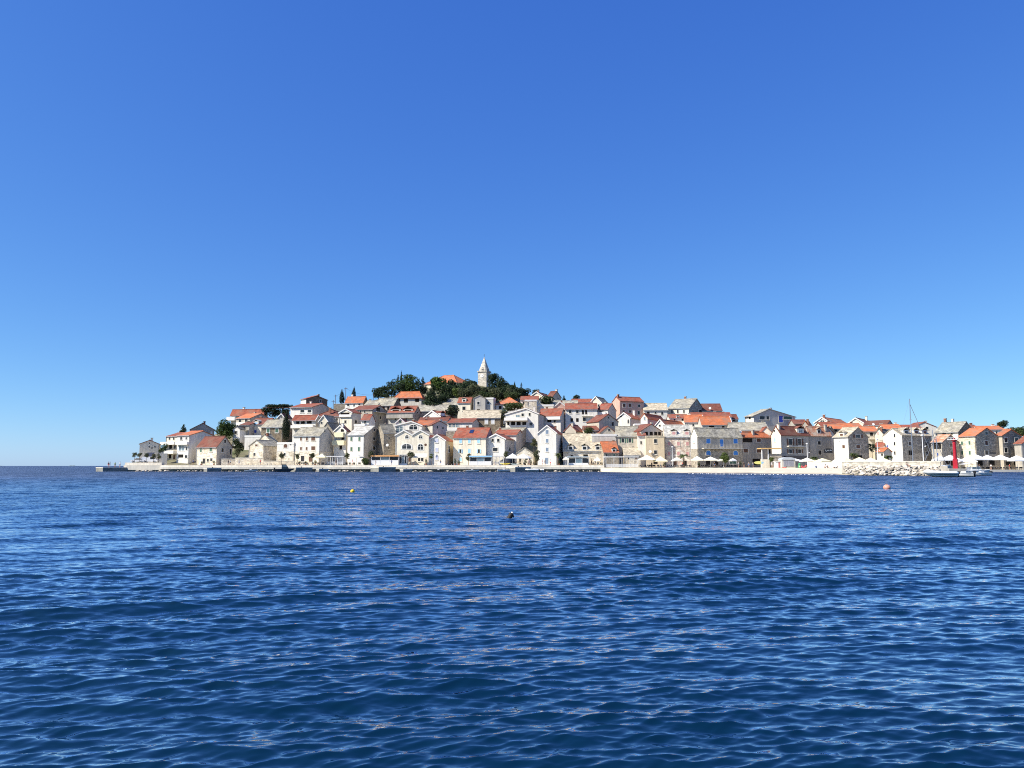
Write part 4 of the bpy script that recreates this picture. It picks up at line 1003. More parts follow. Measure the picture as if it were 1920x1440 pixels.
# ---------------------------------------------------------------- church on the hilltop
def church():
    th = R(24); D = 346.0
    C = P(912, 715, D)
    c, s = math.cos(th), math.sin(th)
    kl = ray(896, 715)[0]; w = (C.x - kl * C.y) / (c + kl * s)
    z0 = ground(C.x, C.y) - 1.0
    root = empty('church_tower', (C.x, C.y, z0), -th)
    tag(root, 'pale stone church bell tower with pointed spire on the hilltop', 'church tower')
    d = w
    zt = zat(697, D) - z0; za = zat(667.5, D) - z0; zc = zat(690, D) - z0
    STW = mat('pale_church_stone', (0.58, 0.53, 0.44), 0.9, 0.12, 0.6, (0.46, 0.42, 0.34), 'stone', 0.02)
    MB().box(-w, 0, 0, d, 0, zt).obj('tower_shaft', STW, root)
    b = MB(); b.box(-w - .3, .3, -.3, d + .3, zt + .003, zt + 0.28); b.box(-w - .2, .2, -.2, d + .2, zt + .353, zt + 0.6); b.obj('cornice', STW, root)
    sp = MB(); cx, cy = -w / 2, d / 2; zs_ = zt + .603
    ring = [(cx + sgx * (w * .5 - .12) * fx, cy + sgy * (w * .5 - .12) * fy, zs_) for sgx, sgy, fx, fy in
            ((-1, -1, 1, .72), (-1, -1, .72, 1), (1, -1, .72, 1), (1, -1, 1, .72), (1, 1, 1, .72), (1, 1, .72, 1), (-1, 1, .72, 1), (-1, 1, 1, .72))]
    top = [(cx + .05 * math.cos(R(202.5 + 45 * k)), cy + .05 * math.sin(R(202.5 + 45 * k)), za) for k in range(8)]
    for k in range(8):
        j = (k + 1) % 8; sp.poly([ring[k], ring[j], top[j], top[k]])
    sp.poly(top)
    sp.obj('spire', STW, root)
    for x, y, rz in ((-w / 2, .1, 0), (-.1, d / 2, R(90))):
        e = empty('gablet', (x, y, zs_), rz); e.parent = root
        hh = (zc - zt) * .55
        MB().prism([(-.55, 0), (.55, 0), (.55, hh), (0, hh + .7), (-.55, hh)], 'y', -0.05, 0.9).obj('gablet_wall', STW, e)
        window_at(e, 0, -0.055, hh * .55, 0, 0.6, hh * 0.8, 'A', 's')
    f = MB().tube((-w * .5, -0.02, zat(704, D) - z0), (-w * .5, -0.14, zat(704, D) - z0), 0.85, n=20).obj('clock_face', TRIM, root)
    hb = MB(); zz = zat(704, D) - z0
    hb.box(-w * .5 - .04, -w * .5 + .04, -.19, -.145, zz - .05, zz + .62); hb.box(-w * .5 + .041, -w * .5 + .42, -.19, -.145, zz - .04, zz + .04)
    hb.obj('clock_hands', DARKM, f)
    cr = MB(); cr.box(cx - .04, cx + .04, cy - .04, cy + .04, za - .1, za + 1.3); cr.box(cx - .35, cx - .041, cy - .04, cy + .04, za + .8, za + .9); cr.box(cx + .041, cx + .35, cy - .04, cy + .04, za + .8, za + .9)
    cr.obj('spire_cross', DARKM, root)
    H('long church nave with orange roof on the hilltop left of the tower', 794, 856, 888, 30, 338, 717, 704, 'H', 'cr', 'o', '', cat='church', name='church_nave')
church()

# solid terrace walls and fences on the slope
def wall_run(label, x0, x1, D0, D1, top, m, thick=0.5, name='retaining_wall', cat='wall', bottom=None, capm=None):
    a = P(x0, top, D0); b_ = P(x1, top, D1)
    d = Vector((b_.x - a.x, b_.y - a.y, 0)); L = d.length
    z0 = min(ground(a.x, a.y), ground(b_.x, b_.y)) - .5 if bottom is None else bottom
    root = empty(name, (a.x, a.y, z0), math.atan2(d.y, d.x)); tag(root, label, cat)
    zt = (a.z + b_.z) / 2 - z0
    MB().box(0, L, 0, thick, 0, zt - .15).obj('wall', m, root)
    MB().box(-.05, L + .05, -.06, thick + .06, zt - .148, zt).obj('coping', capm or CONCP, root)
    return root
wall_run('stone garden wall with a gate right of the brown roofed quay cottage', 415, 441, 256, 257, 860, W['st'], bottom=ZQ)
wall_run('pale stone terrace wall below the sunlit small gable', 441, 494, 252.5, 252.5, 858, W['st'], bottom=ZQ)
wall_run('cream garden wall beside the stepped house on the point', 299, 314, 257, 258, 850, W['cr'], bottom=1.5)
wall_run('low stone terrace wall under the railed roof terrace house', 494, 552, 251.5, 251, 864, W['st'], bottom=ZQ)
wall_run('dry stone terrace wall above the glazed arch gable', 776, 840, 290, 290, 776, W['sg'])
wall_run('grey terrace wall below the pale blue grey gable', 836, 853, 262, 262, 809, W['sg'])
wall_run('white beach wall behind the sunbathers', 1514, 1590, 214, 206, 866.5, W['wh'], bottom=0.9)
wall_run('rough skyline wall between the left skyline cypresses', 626, 648, 305, 305, 757, W['sg'])
# ================================================================ TREES
def leafmat(name, col, tr=0.25):
    m = bpy.data.materials.new(name); m.use_nodes = True
    nt = m.node_tree; N = nt.nodes; L = nt.links
    b = N['Principled BSDF']; b.inputs['Roughness'].default_value = 0.7; b.inputs['Specular IOR Level'].default_value = 0.2
    tc = N.new('ShaderNodeTexCoord'); n1 = N.new('ShaderNodeTexNoise'); n1.inputs['Scale'].default_value = 0.9; n1.inputs['Detail'].default_value = 4
    L.new(tc.outputs['Object'], n1.inputs['Vector'])
    oi = N.new('ShaderNodeObjectInfo')
    rp = N.new('ShaderNodeValToRGB'); rp.color_ramp.elements[0].position = 0.3; rp.color_ramp.elements[1].position = 0.7
    rp.color_ramp.elements[0].color = tuple(c * 0.62 for c in col) + (1,); rp.color_ramp.elements[1].color = tuple(c * 1.35 for c in col) + (1,)
    L.new(n1.outputs['Fac'], rp.inputs['Fac'])
    h = N.new('ShaderNodeHueSaturation'); mr = N.new('ShaderNodeMapRange'); mr.inputs[3].default_value = 0.8; mr.inputs[4].default_value = 1.2
    L.new(oi.outputs['Random'], mr.inputs[0]); L.new(mr.outputs[0], h.inputs['Value']); L.new(rp.outputs['Color'], h.inputs['Color'])
    L.new(h.outputs['Color'], b.inputs['Base Color'])
    t = N.new('ShaderNodeBsdfTranslucent'); L.new(h.outputs['Color'], t.inputs['Color'])
    mx = N.new('ShaderNodeMixShader'); mx.inputs[0].default_value = tr
    L.new(b.outputs[0], mx.inputs[1]); L.new(t.outputs[0], mx.inputs[2]); L.new(mx.outputs[0], N['Material Output'].inputs['Surface'])
    return m
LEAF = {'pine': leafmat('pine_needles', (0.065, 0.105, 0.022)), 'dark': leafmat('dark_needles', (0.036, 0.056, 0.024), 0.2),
        'cyp': leafmat('cypress_foliage', (0.018, 0.030, 0.014), 0.1), 'olive': leafmat('grey_green_leaves', (0.095, 0.105, 0.050)),
        'light': leafmat('light_green_leaves', (0.090, 0.120, 0.030)), 'hedge': leafmat('hedge_leaves', (0.055, 0.080, 0.025)), 'palm': leafmat('palm_leaves', (0.075, 0.095, 0.030))}
BARK = mat('bark', (0.13, 0.10, 0.07), 0.95, 0.25, 2.0)
def leaf_cloud(blobs, leaf, dens, rng, mname, material):
    """leaf-sized faces spread through the outer shell of several lumps; blobs: (cx, cy, cz, rx, ry, rz)"""
    V = []
    for (cx, cy, cz, rx, ry, rz) in blobs:
        area = 4 * math.pi * (((rx * ry) ** 1.6 + (rx * rz) ** 1.6 + (ry * rz) ** 1.6) / 3) ** (1 / 1.6)
        n = max(12, int(area * dens / (leaf * leaf)))
        u = rng.normal(size=(n, 3)); u /= np.linalg.norm(u, axis=1)[:, None]
        rad = 1.0 - np.abs(rng.normal(0, 0.16, n)); rad[rng.random(n) < 0.08] *= 1.12
        p = u * rad[:, None] * np.array([rx, ry, rz]) + np.array([cx, cy, cz])
        a = u + rng.normal(0, 0.75, (n, 3)); a /= np.linalg.norm(a, axis=1)[:, None]     # leaf normal, loosely outward
        t = np.cross(a, rng.normal(size=(n, 3))); t /= np.maximum(1e-6, np.linalg.norm(t, axis=1))[:, None]
        bt = np.cross(a, t)
        s = leaf * rng.uniform(0.5, 1.15, n)[:, None]
        V.append(np.stack([p - t * s * .5, p + bt * s * .36, p + t * s * .5, p - bt * s * .36], 1).reshape(-1, 3))
    co = np.vstack(V).astype(np.float32); nq = len(co) // 4
    me = bpy.data.meshes.new(mname)
    me.vertices.add(len(co)); me.vertices.foreach_set('co', co.ravel())
    me.loops.add(len(co)); me.loops.foreach_set('vertex_index', np.arange(len(co), dtype=np.int32))
    me.polygons.add(nq); me.polygons.foreach_set('loop_start', np.arange(nq, dtype=np.int32) * 4)
    me.update(calc_edges=True); me.materials.append(material)
    return me
def tree(label, px, top, bot, wpx, D, kind, col, seed=0, name=None, cat='tree', group=None, base=None, depth=None):
    rng = np.random.default_rng(seed * 7 + 3)
    m = D / F
    c = P(px, (top + bot) / 2, D)
    g = ground(c.x, c.y) if base is None else base
    zt, zb = zat(top, D), zat(bot, D)
    w = wpx * m * (1.1 if kind == 'cyp' else 1.05 if px < 790 else 1.18 if px < 1000 and top < 735 else 1.1); h = zt - zb; cz = zb - g
    root = empty(name or {'cyp': 'cypress_tree', 'pine': 'pine_tree', 'con': 'conifer_tree', 'round': 'broadleaf_tree', 'bush': 'bush'}[kind], (c.x, c.y, g - 0.3), rng.uniform(0, 6.28) if kind != 'hedge' else 0)
    tag(root, label, cat, group)
    cz += 0.3
    leaf = 0.62
    bl = []
    if kind == 'cyp':
        n = 9
        for k in range(n):
            t = (k + .5) / n
            r = w / 2 * ((.75 + t) if t < .28 else max(.14, 1.03 - ((t - .28) / .74) ** 1.8))
            bl.append((rng.normal(0, .03) * w, rng.normal(0, .03) * w, cz + h * t, r, r, h / n * 1.2))
        leaf = 0.34
    elif kind == 'con':
        n = max(6, int(h / 1.0))
        for k in range(n):
            t = (k + .4) / n
            r = w / 2 * (1 - t) ** .8 * rng.uniform(.8, 1.1) + .15
            for q in range(4):
                a = rng.uniform(0, 6.28)
                bl.append((math.cos(a) * r * .5, math.sin(a) * r * .5, cz + h * t + rng.normal(0, .15), r * .6, r * .6, h / n * .75))
    else:
        n = {'pine': 15, 'round': 11, 'bush': 8}[kind]
        for k in range(n):
            a = rng.uniform(0, 6.28); rr = math.sqrt(rng.uniform(0.02, 1)) * .34 * w; 
            hh = rng.uniform(.18, .86)
            lim = math.sqrt(max(.12, 1 - (2 * hh - 1) ** 2)) if kind != 'pine' else math.sqrt(max(.15, 1 - (max(0, hh - .35) / .68) ** 2))
            rs = rng.uniform(.17, .27) * w
            bl.append((math.cos(a) * rr * lim, math.sin(a) * rr * lim, cz + h * hh, rs, rs, min(rs * .75, h * .3)))
        bl.append((0, 0, cz + h * .5, w * .3, w * .3, h * .36))
    leaf = min(leaf, max(.2, w * .12))
    me = leaf_cloud(bl, leaf, 3.0 if kind == 'cyp' else 2.0 if kind != 'con' else 1.5, rng, 'crown', LEAF[col])
    link('crown', me, root)
    tr = MB(); r0 = max(.08, min(.35, w * .045))
    top_t = cz + h * (.75 if kind in ('cyp', 'con') else .45)
    lean = rng.normal(0, .04) * w
    tr.tube((0, 0, 0), (lean, 0, top_t), r0, r0 * .45, 7)
    to = tr.obj('trunk', BARK, root)
    if kind in ('pine', 'round') and w > 3:
        for k in range(4):
            b_ = bl[k]
            MB().tube((lean * .7, 0, cz + h * .12), (b_[0], b_[1], b_[2]), r0 * .5, r0 * .2, 5).obj('limb', BARK, to)
    return root
T = tree
T('dark layered conifer above the roof of the tall white left house', 344, 796, 812, 15, 276, 'con', 'dark', 1)
T('broad bright green pine left of the orange shoulder roofs', 424, 790, 822, 47, 278, 'pine', 'pine', 2)
T('tall dark cypress beside the slab roof with green windows', 536.5, 772, 821, 14, 268, 'cyp', 'cyp', 3)
T('left one of the two skyline cypresses above the orange roofed white house', 641, 731, 756, 9.5, 308, 'cyp', 'cyp', 4)
T('right one of the two skyline cypresses, right behind the orange roof', 663.5, 726.5, 750, 8, 310, 'cyp', 'cyp', 5)
T('dark spreading pine at the left end of the hilltop wood', 711, 726, 747, 27, 318, 'pine', 'dark', 6)
T('dark tall pine second from the left end of the hilltop wood', 734, 709, 746, 24, 322, 'pine', 'dark', 7)
T('thin spire like cypress standing above the left hilltop pines', 752.5, 696, 722, 4, 332, 'cyp', 'cyp', 8)
T('dark pointed conifer just left of the thin spire cypress', 746, 703, 726, 9, 330, 'con', 'dark', 9)
T('large bright green pine above the hipped villa', 765, 703, 739, 45, 320, 'pine', 'pine', 10)
T('small dark conifer between the bright pine and the church nave', 792.5, 707, 722, 9, 334, 'con', 'dark', 11)
T('olive green round tree at the left foot of the church nave', 795, 720, 740, 20, 324, 'round', 'olive', 12)
T('bright green pine in front of the church nave', 825, 706, 738, 36, 324, 'pine', 'pine', 13)
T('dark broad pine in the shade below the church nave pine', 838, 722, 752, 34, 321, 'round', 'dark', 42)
T('big black green conifer standing before the slab roofs left of centre', 812, 720, 762, 34, 303, 'con', 'dark', 14)
T('yellow green round tree right of the church nave pine', 858, 727, 748, 22, 318, 'round', 'light', 15)
T('dark pine hugging the left foot of the bell tower', 883, 709, 738, 28, 330, 'pine', 'dark', 16)
T('grey green oak below the bell tower', 892, 720, 745, 37, 320, 'round', 'olive', 17)
T('tall dark pine at the right foot of the bell tower', 928, 698.5, 738, 27, 334, 'pine', 'dark', 18)
T('dark pine stepping down right of the bell tower', 944, 708, 742, 27, 328, 'pine', 'dark', 19)
T('grey green round tree right of the oak below the bell tower', 928, 727, 751, 27, 315, 'round', 'olive', 20)
T('dark low pine on the right shoulder of the wood', 962, 719, 748, 26, 324, 'pine', 'dark', 21)
T('pointed conifer rising left on the right shoulder of the wood', 965, 716, 735, 7, 330, 'con', 'dark', 22)
T('pointed conifer rising right on the right shoulder of the wood', 977.5, 718, 738, 6, 330, 'con', 'dark', 23)
T('dark bushy tree at the right end of the hilltop wood', 982, 728, 751, 24, 318, 'round', 'dark', 24)
T('green scrub tree above the orange pyramid roof', 958, 736, 752, 30, 308, 'round', 'hedge', 25)
T('dark shrub left of the skyline cream gable', 1005, 729, 741, 14, 330, 'round', 'dark', 26)
T('small pointed conifer right of the brown skyline roof', 1057.5, 742, 753, 7, 322, 'con', 'dark', 27)
T('small dark umbrella pine behind the thin red skyline roof', 1080, 741.5, 752, 16, 324, 'round', 'dark', 28)
T('dark round tree above the two white dormers', 848, 760, 783, 24, 286, 'round', 'dark', 29)
T('leafy green hedge below the orange pyramid roof', 962, 757, 772, 42, 286, 'bush', 'hedge', 30, name='hedge', cat='hedge')
T('creeper covered bank left of the white modern house', 943, 768, 792, 16, 280, 'bush', 'olive', 31, name='hedge', cat='hedge')
T('dark hedge under the brown skyline roofs', 1023, 744, 760, 34, 308, 'bush', 'hedge', 32, name='hedge', cat='hedge')
T('round green bush among the roofs above the three dormers', 1104.5, 800, 813, 19, 262, 'bush', 'hedge', 33)
T('dark dense cypress like tree near the right edge skyline', 1879, 787, 806, 19, 277, 'round', 'dark', 34)
T('green tree cut by the right edge of the skyline', 1914, 801, 820, 28, 285, 'round', 'hedge', 35)
T('smaller green tree just left of the right edge skyline tree', 1899, 799, 818, 15, 290, 'round', 'hedge', 36)
T('dark ivy mass between the stone gable and the cream harbour gable', 1635, 828, 852, 14, 243, 'bush', 'dark', 37, cat='ivy', name='ivy_bush')
T('dark garden shrubs under the big round pine', 445, 823, 846, 26, 264, 'bush', 'hedge', 38)
T('green shrub between the quay cottage and the stone terrace', 446, 838, 858, 14, 259, 'bush', 'olive', 39)
T('dark shady tree left of the slim white four storey house', 1001, 818, 838, 14, 258, 'bush', 'olive', 40)
T('vine tangle beside the stepped house on the left point', 306, 832, 849, 17, 262, 'bush', 'hedge', 41)
for i, (px, top, bot, w, D, k, col, lb) in enumerate([
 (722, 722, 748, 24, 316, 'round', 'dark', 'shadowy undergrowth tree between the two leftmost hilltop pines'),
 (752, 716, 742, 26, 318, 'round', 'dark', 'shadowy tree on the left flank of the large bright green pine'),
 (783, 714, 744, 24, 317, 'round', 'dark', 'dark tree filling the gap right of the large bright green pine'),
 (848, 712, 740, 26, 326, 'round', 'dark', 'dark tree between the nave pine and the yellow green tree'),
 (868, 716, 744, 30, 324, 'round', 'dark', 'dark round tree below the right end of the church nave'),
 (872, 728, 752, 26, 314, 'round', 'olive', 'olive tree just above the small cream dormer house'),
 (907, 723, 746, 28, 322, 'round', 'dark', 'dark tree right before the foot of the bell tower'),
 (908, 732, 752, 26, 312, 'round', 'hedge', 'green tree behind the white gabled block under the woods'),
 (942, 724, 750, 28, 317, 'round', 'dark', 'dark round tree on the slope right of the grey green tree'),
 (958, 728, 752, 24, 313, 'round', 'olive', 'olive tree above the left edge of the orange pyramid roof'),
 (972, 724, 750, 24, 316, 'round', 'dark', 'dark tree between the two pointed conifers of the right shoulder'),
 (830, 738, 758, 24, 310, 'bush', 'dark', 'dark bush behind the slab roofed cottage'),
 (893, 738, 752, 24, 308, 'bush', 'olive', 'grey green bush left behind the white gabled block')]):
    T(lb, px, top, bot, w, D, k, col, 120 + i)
# small trees along the promenade
for i, (px, top, bot, w, D, lb) in enumerate([
 (252.5, 848, 858, 9, 254, 'leftmost of the clipped little trees in front of the parked cars'),
 (262, 849, 858, 9, 254, 'second of the clipped little trees in front of the parked cars'),
 (275, 849, 859, 9, 254, 'third of the clipped little trees in front of the parked cars'),
 (288, 850, 861, 9, 254, 'fourth of the clipped little trees in front of the parked cars'),
 (298, 850, 861, 8, 254, 'rightmost of the clipped little trees in front of the parked cars')]):
    T(lb, px, top, bot, w, D, 'round', 'olive', 60 + i, base=2.85, name='small_tree', group='clipped trees by the parked cars')
for i, (px, top, bot, w, D, col, z, lb) in enumerate([
 (528, 848, 861, 12, 247, 'olive', ZQ, 'slim young tree on the promenade before the railed roof terrace house'),
 (558, 849, 862, 10, 248, 'olive', ZQ, 'young tree at the left corner of the long brown shuttered house'),
 (586, 847, 860, 12, 248, 'olive', ZQ, 'young tree before the brown door of the long shuttered house'),
 (652, 848, 861, 12, 248, 'olive', ZQ, 'young tree at the corner of the green shuttered white house'),
 (697, 846, 858, 14, 247, 'olive', ZQ, 'young tree rising behind the glazed orange trimmed pavilion'),
 (684, 860, 872, 18, 246, 'hedge', ZQ, 'dense potted shrubs beside the glazed orange trimmed pavilion'),
 (770, 846, 861, 14, 248, 'olive', ZQ, 'young tree before the left arch of the twin gabled house'),
 (809, 850, 860, 9, 248, 'light', ZQ, 'spindly tree before the lavender window house'),
 (879, 847, 868, 13, 247, 'olive', ZQ, 'young tree before the light blue shuttered house'),
 (949, 846, 857, 12, 247, 'olive', ZQ, 'green tree crown left of the white cafe sail'),
 (1006, 841, 868, 15, 246, 'olive', ZQ, 'bushy tree left of the slim four storey house'),
 (1359, 845, 868, 20, 232, 'light', 1.25, 'feathery round tree before the blue shuttered house'),
 (1447, 857, 866, 10, 234, 'light', 1.25, 'small light tree by the cream pillar of the beach bar')]):
    T(lb, px, top, bot, w, D, 'round', col, 80 + i, base=z, name='small_tree')
def palm(label, px, top, bot, wpx, D, base, seed):
    rng = random.Random(seed)
    c = P(px, top, D); m = D / F
    root = empty('palm_tree', (c.x, c.y, base)); tag(root, label, 'palm tree')
    hz = zat((top * 0.7 + bot * 0.3), D) - base; rr = wpx * m / 2
    tr = MB(); n = 6
    for k in range(n): tr.tube((0, 0, hz * k / n), (0, 0, hz * (k + 1) / n), .22 - .01 * k, .2 - .01 * k, 8)
    tr.obj('trunk', BARK, root)
    for k in range(22):
        a = rng.uniform(0, 6.28); up = rng.uniform(-.1, 1.1); b = MB(); L = rr * rng.uniform(1.0, 1.35); pr = []
        for q in range(7):
            t = q / 6
            pr.append(Vector((math.cos(a) * L * t * math.cos(up * .6), math.sin(a) * L * t * math.cos(up * .6), hz + L * (math.sin(up) * t * .95 - .75 * t * t))))
        sd = Vector((-math.sin(a), math.cos(a), 0))
        for q in range(6):
            w0 = .42 * math.sin(math.pi * min(.97, q / 6 + .08)); w1 = .42 * math.sin(math.pi * min(.97, (q + 1) / 6 + .08)) if q < 5 else .03
            for sg in (-1, 1):
                b.poly([pr[q], pr[q + 1], pr[q + 1] + sd * sg * w1 + Vector((0, 0, -.22 * w1)), pr[q] + sd * sg * w0 + Vector((0, 0, -.22 * w0))])
        b.obj('frond', LEAF['palm'], root)
palm('palm on the promenade right of the slim four storey house', 1046, 848, 862, 17, 246, ZQ, 1)
palm('palm in front of the pink shuttered stone house', 1282, 849, 866, 19, 236, 1.25, 2)
palm('low palm behind the parasols under the black sign house', 1526, 856, 864, 17, 226, 1.25, 3)
palm('palm in front of the stone gable above the beach wall', 1600, 847, 862, 19, 222, 1.25, 4)
palm('dark low palm before the annex of the white harbour gable', 1665, 853, 864, 19, 220, 1.25, 5)
def pergola_vine():
    D = 304; a = P(495, 768, D); b_ = P(546, 764, D); z = zat(765, D); g = ground((a.x + b_.x) / 2, D) - .3
    root = empty('vine_pergola', ((a.x + b_.x) / 2, D, g)); tag(root, 'dark vine covered pergola on the left shoulder beside the shoulder roofs', 'pergola')
    w = b_.x - a.x
    for x in (-w * .46, -w * .15, w * .15, w * .46):
        for y in (-1.5, 2.5): MB().tube((x, y, 0), (x, y, z - g), .12).obj('post', DARKM, root)
    MB().box(-w * .5, w * .5, -1.9, 3, z - g, z - g + .15).obj('beam_deck', SHUT['n'], root)
    rng = np.random.default_rng(5)
    bl = [(rng.uniform(-.46, .46) * w, rng.uniform(-1.6, 2.6), z - g + .3 + .35 * rng.random() + .25 * k / 16, 1.3, 1.0, .55) for k in range(34)]
    bl += [(rng.uniform(-.46, .46) * w, rng.uniform(-1.6, 1), z - g - .4 - 2.4 * rng.random(), 1.1, .8, .9) for k in range(44)]
    link('vine', leaf_cloud(bl, .5, 2.0, rng, 'vine', LEAF['dark']), root)
pergola_vine()
# ================================================================ PEOPLE
SKIN = mat('skin', (0.46, 0.27, 0.18), 0.6, 0.05, 3.0, rnd=0.1)
HAIR = mat('hair', (0.05, 0.035, 0.025), 0.7, 0.1, 3.0)
CLOTH = {k: mat('cloth_' + k, c, 0.9, 0.05, 2.0) for k, c in {'red': (0.62, 0.05, 0.05), 'black': (0.025, 0.025, 0.03), 'white': (0.75, 0.75, 0.73), 'blue': (0.08, 0.16, 0.35),
         'green': (0.30, 0.42, 0.12), 'grey': (0.25, 0.25, 0.26), 'pink': (0.65, 0.30, 0.32)}.items()}
POSE = {}
def person_mesh(pose):
    if pose in POSE: return POSE[pose]
    # joints: name -> (x, y, z, radius, zone) ; faces -y
    if pose == 'stand':
        J = {'pel': (0, 0, .95, .135, 's'), 'waist': (0, 0, 1.10, .125, 't'), 'chest': (0, 0, 1.32, .15, 't'), 'neck': (0, 0, 1.49, .055, 'k'), 'head': (0, -.02, 1.62, .095, 'k'), 'crown': (0, -.01, 1.72, .075, 'k')}
        for sg, n in ((-1, 'l'), (1, 'r')):
            J.update({'hip' + n: (.10 * sg, 0, .90, .105, 's'), 'kn' + n: (.11 * sg, -.02, .50, .065, 'k'), 'an' + n: (.11 * sg, .02, .08, .045, 'k'), 'to' + n: (.12 * sg, -.14, .035, .035, 'k'),
                      'sh' + n: (.19 * sg, 0, 1.42, .06, 't'), 'el' + n: (.25 * sg, .03, 1.14, .045, 'k'), 'wr' + n: (.26 * sg, -.07, .90, .032, 'k'), 'ha' + n: (.25 * sg, -.10, .80, .036, 'k')})
    elif pose == 'sit':
        J = {'pel': (0, 0, .14, .14, 's'), 'waist': (0, .06, .28, .125, 't'), 'chest': (0, .08, .50, .15, 't'), 'neck': (0, .06, .67, .055, 'k'), 'head': (0, .02, .80, .095, 'k'), 'crown': (0, .03, .90, .075, 'k')}
        for sg, n in ((-1, 'l'), (1, 'r')):
            J.update({'hip' + n: (.10 * sg, -.05, .13, .10, 's'), 'kn' + n: (.13 * sg, -.40, .42, .065, 'k'), 'an' + n: (.13 * sg, -.62, .07, .045, 'k'), 'to' + n: (.13 * sg, -.78, .04, .035, 'k'),
                      'sh' + n: (.19 * sg, .08, .60, .06, 't'), 'el' + n: (.27 * sg, -.08, .40, .045, 'k'), 'wr' + n: (.20 * sg, -.30, .45, .032, 'k'), 'ha' + n: (.16 * sg, -.38, .46, .036, 'k')})
    else:
        J = {'pel': (0, 0, .13, .13, 's'), 'waist': (0, .18, .13, .12, 't'), 'chest': (0, .40, .20, .145, 't'), 'neck': (0, .54, .29, .055, 'k'), 'head': (0, .62, .40, .095, 'k'), 'crown': (0, .65, .50, .075, 'k')}
        for sg, n in ((-1, 'l'), (1, 'r')):
            J.update({'hip' + n: (.10 * sg, -.08, .12, .10, 's'), 'kn' + n: (.12 * sg, -.46, .14 + .22 * (sg > 0), .065, 'k'), 'an' + n: (.12 * sg, -.86 + .2 * (sg > 0), .06, .045, 'k'), 'to' + n: (.13 * sg, -.95 + .2 * (sg > 0), .12, .035, 'k'),
                      'sh' + n: (.19 * sg, .46, .24, .06, 't'), 'el' + n: (.28 * sg, .58, .06, .045, 'k'), 'wr' + n: (.25 * sg, .36, .05, .032, 'k'), 'ha' + n: (.24 * sg, .27, .05, .036, 'k')})
    E = [('pel', 'waist'), ('waist', 'chest'), ('chest', 'neck'), ('neck', 'head'), ('head', 'crown')]
    for n in 'lr': E += [('pel', 'hip' + n), ('hip' + n, 'kn' + n), ('kn' + n, 'an' + n), ('an' + n, 'to' + n), ('chest', 'sh' + n), ('sh' + n, 'el' + n), ('el' + n, 'wr' + n), ('wr' + n, 'ha' + n)]
    K = list(J)
    me = bpy.data.meshes.new('skeleton'); me.from_pydata([J[k][:3] for k in K], [(K.index(a), K.index(b)) for a, b in E], [])
    o = bpy.data.objects.new('skeleton', me); COL.objects.link(o)
    o.modifiers.new('Skin', 'SKIN'); o.modifiers.new('Sub', 'SUBSURF').levels = 1
    sv = me.skin_vertices[0].data
    for i, k in enumerate(K):
        r = J[k][3]; sv[i].radius = (r, r * (.72 if k in ('waist', 'chest', 'pel') else 1)); sv[i].use_root = (k == 'pel')
    dg = bpy.context.evaluated_depsgraph_get(); dg.update()
    body = bpy.data.meshes.new_from_object(o.evaluated_get(dg)); body.name = 'body_' + pose
    pts = [Vector(J[k][:3]) for k in K]
    # ends of clothes: sample points along bones carry the zone of the nearer joint
    samp = [(pts[i], J[K[i]][4]) for i in range(len(K))]
    for a, b in E:
        za, zb = J[a][4], J[b][4]; pa, pb = pts[K.index(a)], pts[K.index(b)]
        for t in (.25, .5, .75): samp.append((pa.lerp(pb, t), za if t < .6 else zb))
    zi = {'k': 0, 't': 1, 's': 2}
    idx = [zi[min(samp, key=lambda q: (q[0] - f.center).length)[1]] for f in body.polygons]
    head = Vector(J['head'][:3]); crown = Vector(J['crown'][:3])
    bpy.data.objects.remove(o)
    hb = MB(); up = (crown - head).normalized()
    hm = bpy.data.meshes.new('hair'); bm = bmesh.new(); bmesh.ops.create_icosphere(bm, subdivisions=2, radius=.108)
    bmesh.ops.delete(bm, geom=[f for f in bm.faces if f.calc_center_median().z < -.02 and f.calc_center_median().y < .05], context='FACES')
    bm.to_mesh(hm); bm.free()
    for v in hm.vertices: v.co += (head * .4 + crown * .6)
    hm.materials.append(HAIR)
    POSE[pose] = (body, idx, hm)
    return POSE[pose]
def person(label, px, py, D, pose, top, bottom, rz=0.0, h=1.0, z=None, group=None):
    body, idx, hm = person_mesh(pose)
    me = body.copy(); me.materials.clear()
    for m in (SKIN, CLOTH[top], CLOTH[bottom]): me.materials.append(m)
    me.polygons.foreach_set('material_index', idx); me.polygons.foreach_set('use_smooth', [True] * len(idx))
    p = P(px, py, D)
    o = link('person', me, None, (p.x, p.y, p.z if z is None else z), rz, (h, h, h))
    tag(o, label, 'person', group)
    link('hair', hm, o)
    return o

# ================================================================ MOLES, JETTY, ROCKS
def mole(label, xl, xm, xr, th, D, top, ztop=None):
    t = R(th); c, s = math.cos(t), math.sin(t)
    C = P(xm, top, D); kl = ray(xl, top)[0]; kr = ray(xr, top)[0]
    w = max(1.5, min(9, (C.x - kl * C.y) / (c + kl * s))); d = max(2, min(16, (kr * C.y - C.x) / (s - kr * c)))
    zt = C.z if ztop is None else ztop
    root = empty('mole', (C.x, C.y, -1.5), -t); tag(root, label, 'jetty')
    MB().box(-w, 0, 0, d, 0, zt + 1.5 - .25).obj('mole_body', mat('wet_concrete', (0.30, 0.29, 0.25), .8, .15, .5, (0.16, 0.17, 0.15), rnd=.06), root)
    MB().box(-w - .06, .06, -.06, d + .06, zt + 1.252, zt + 1.5).obj('deck', CONCP, root)
    MB().tube((-w * .5, d * .5, zt + 1.5), (-w * .5, d * .5, zt + 1.8), .14, .18, 8).obj('bollard', DARKM, root)
    return root, zt
pier, zp = mole('long concrete pier with people standing at the far left', 180, 193, 249, 38, 243, 876.2)
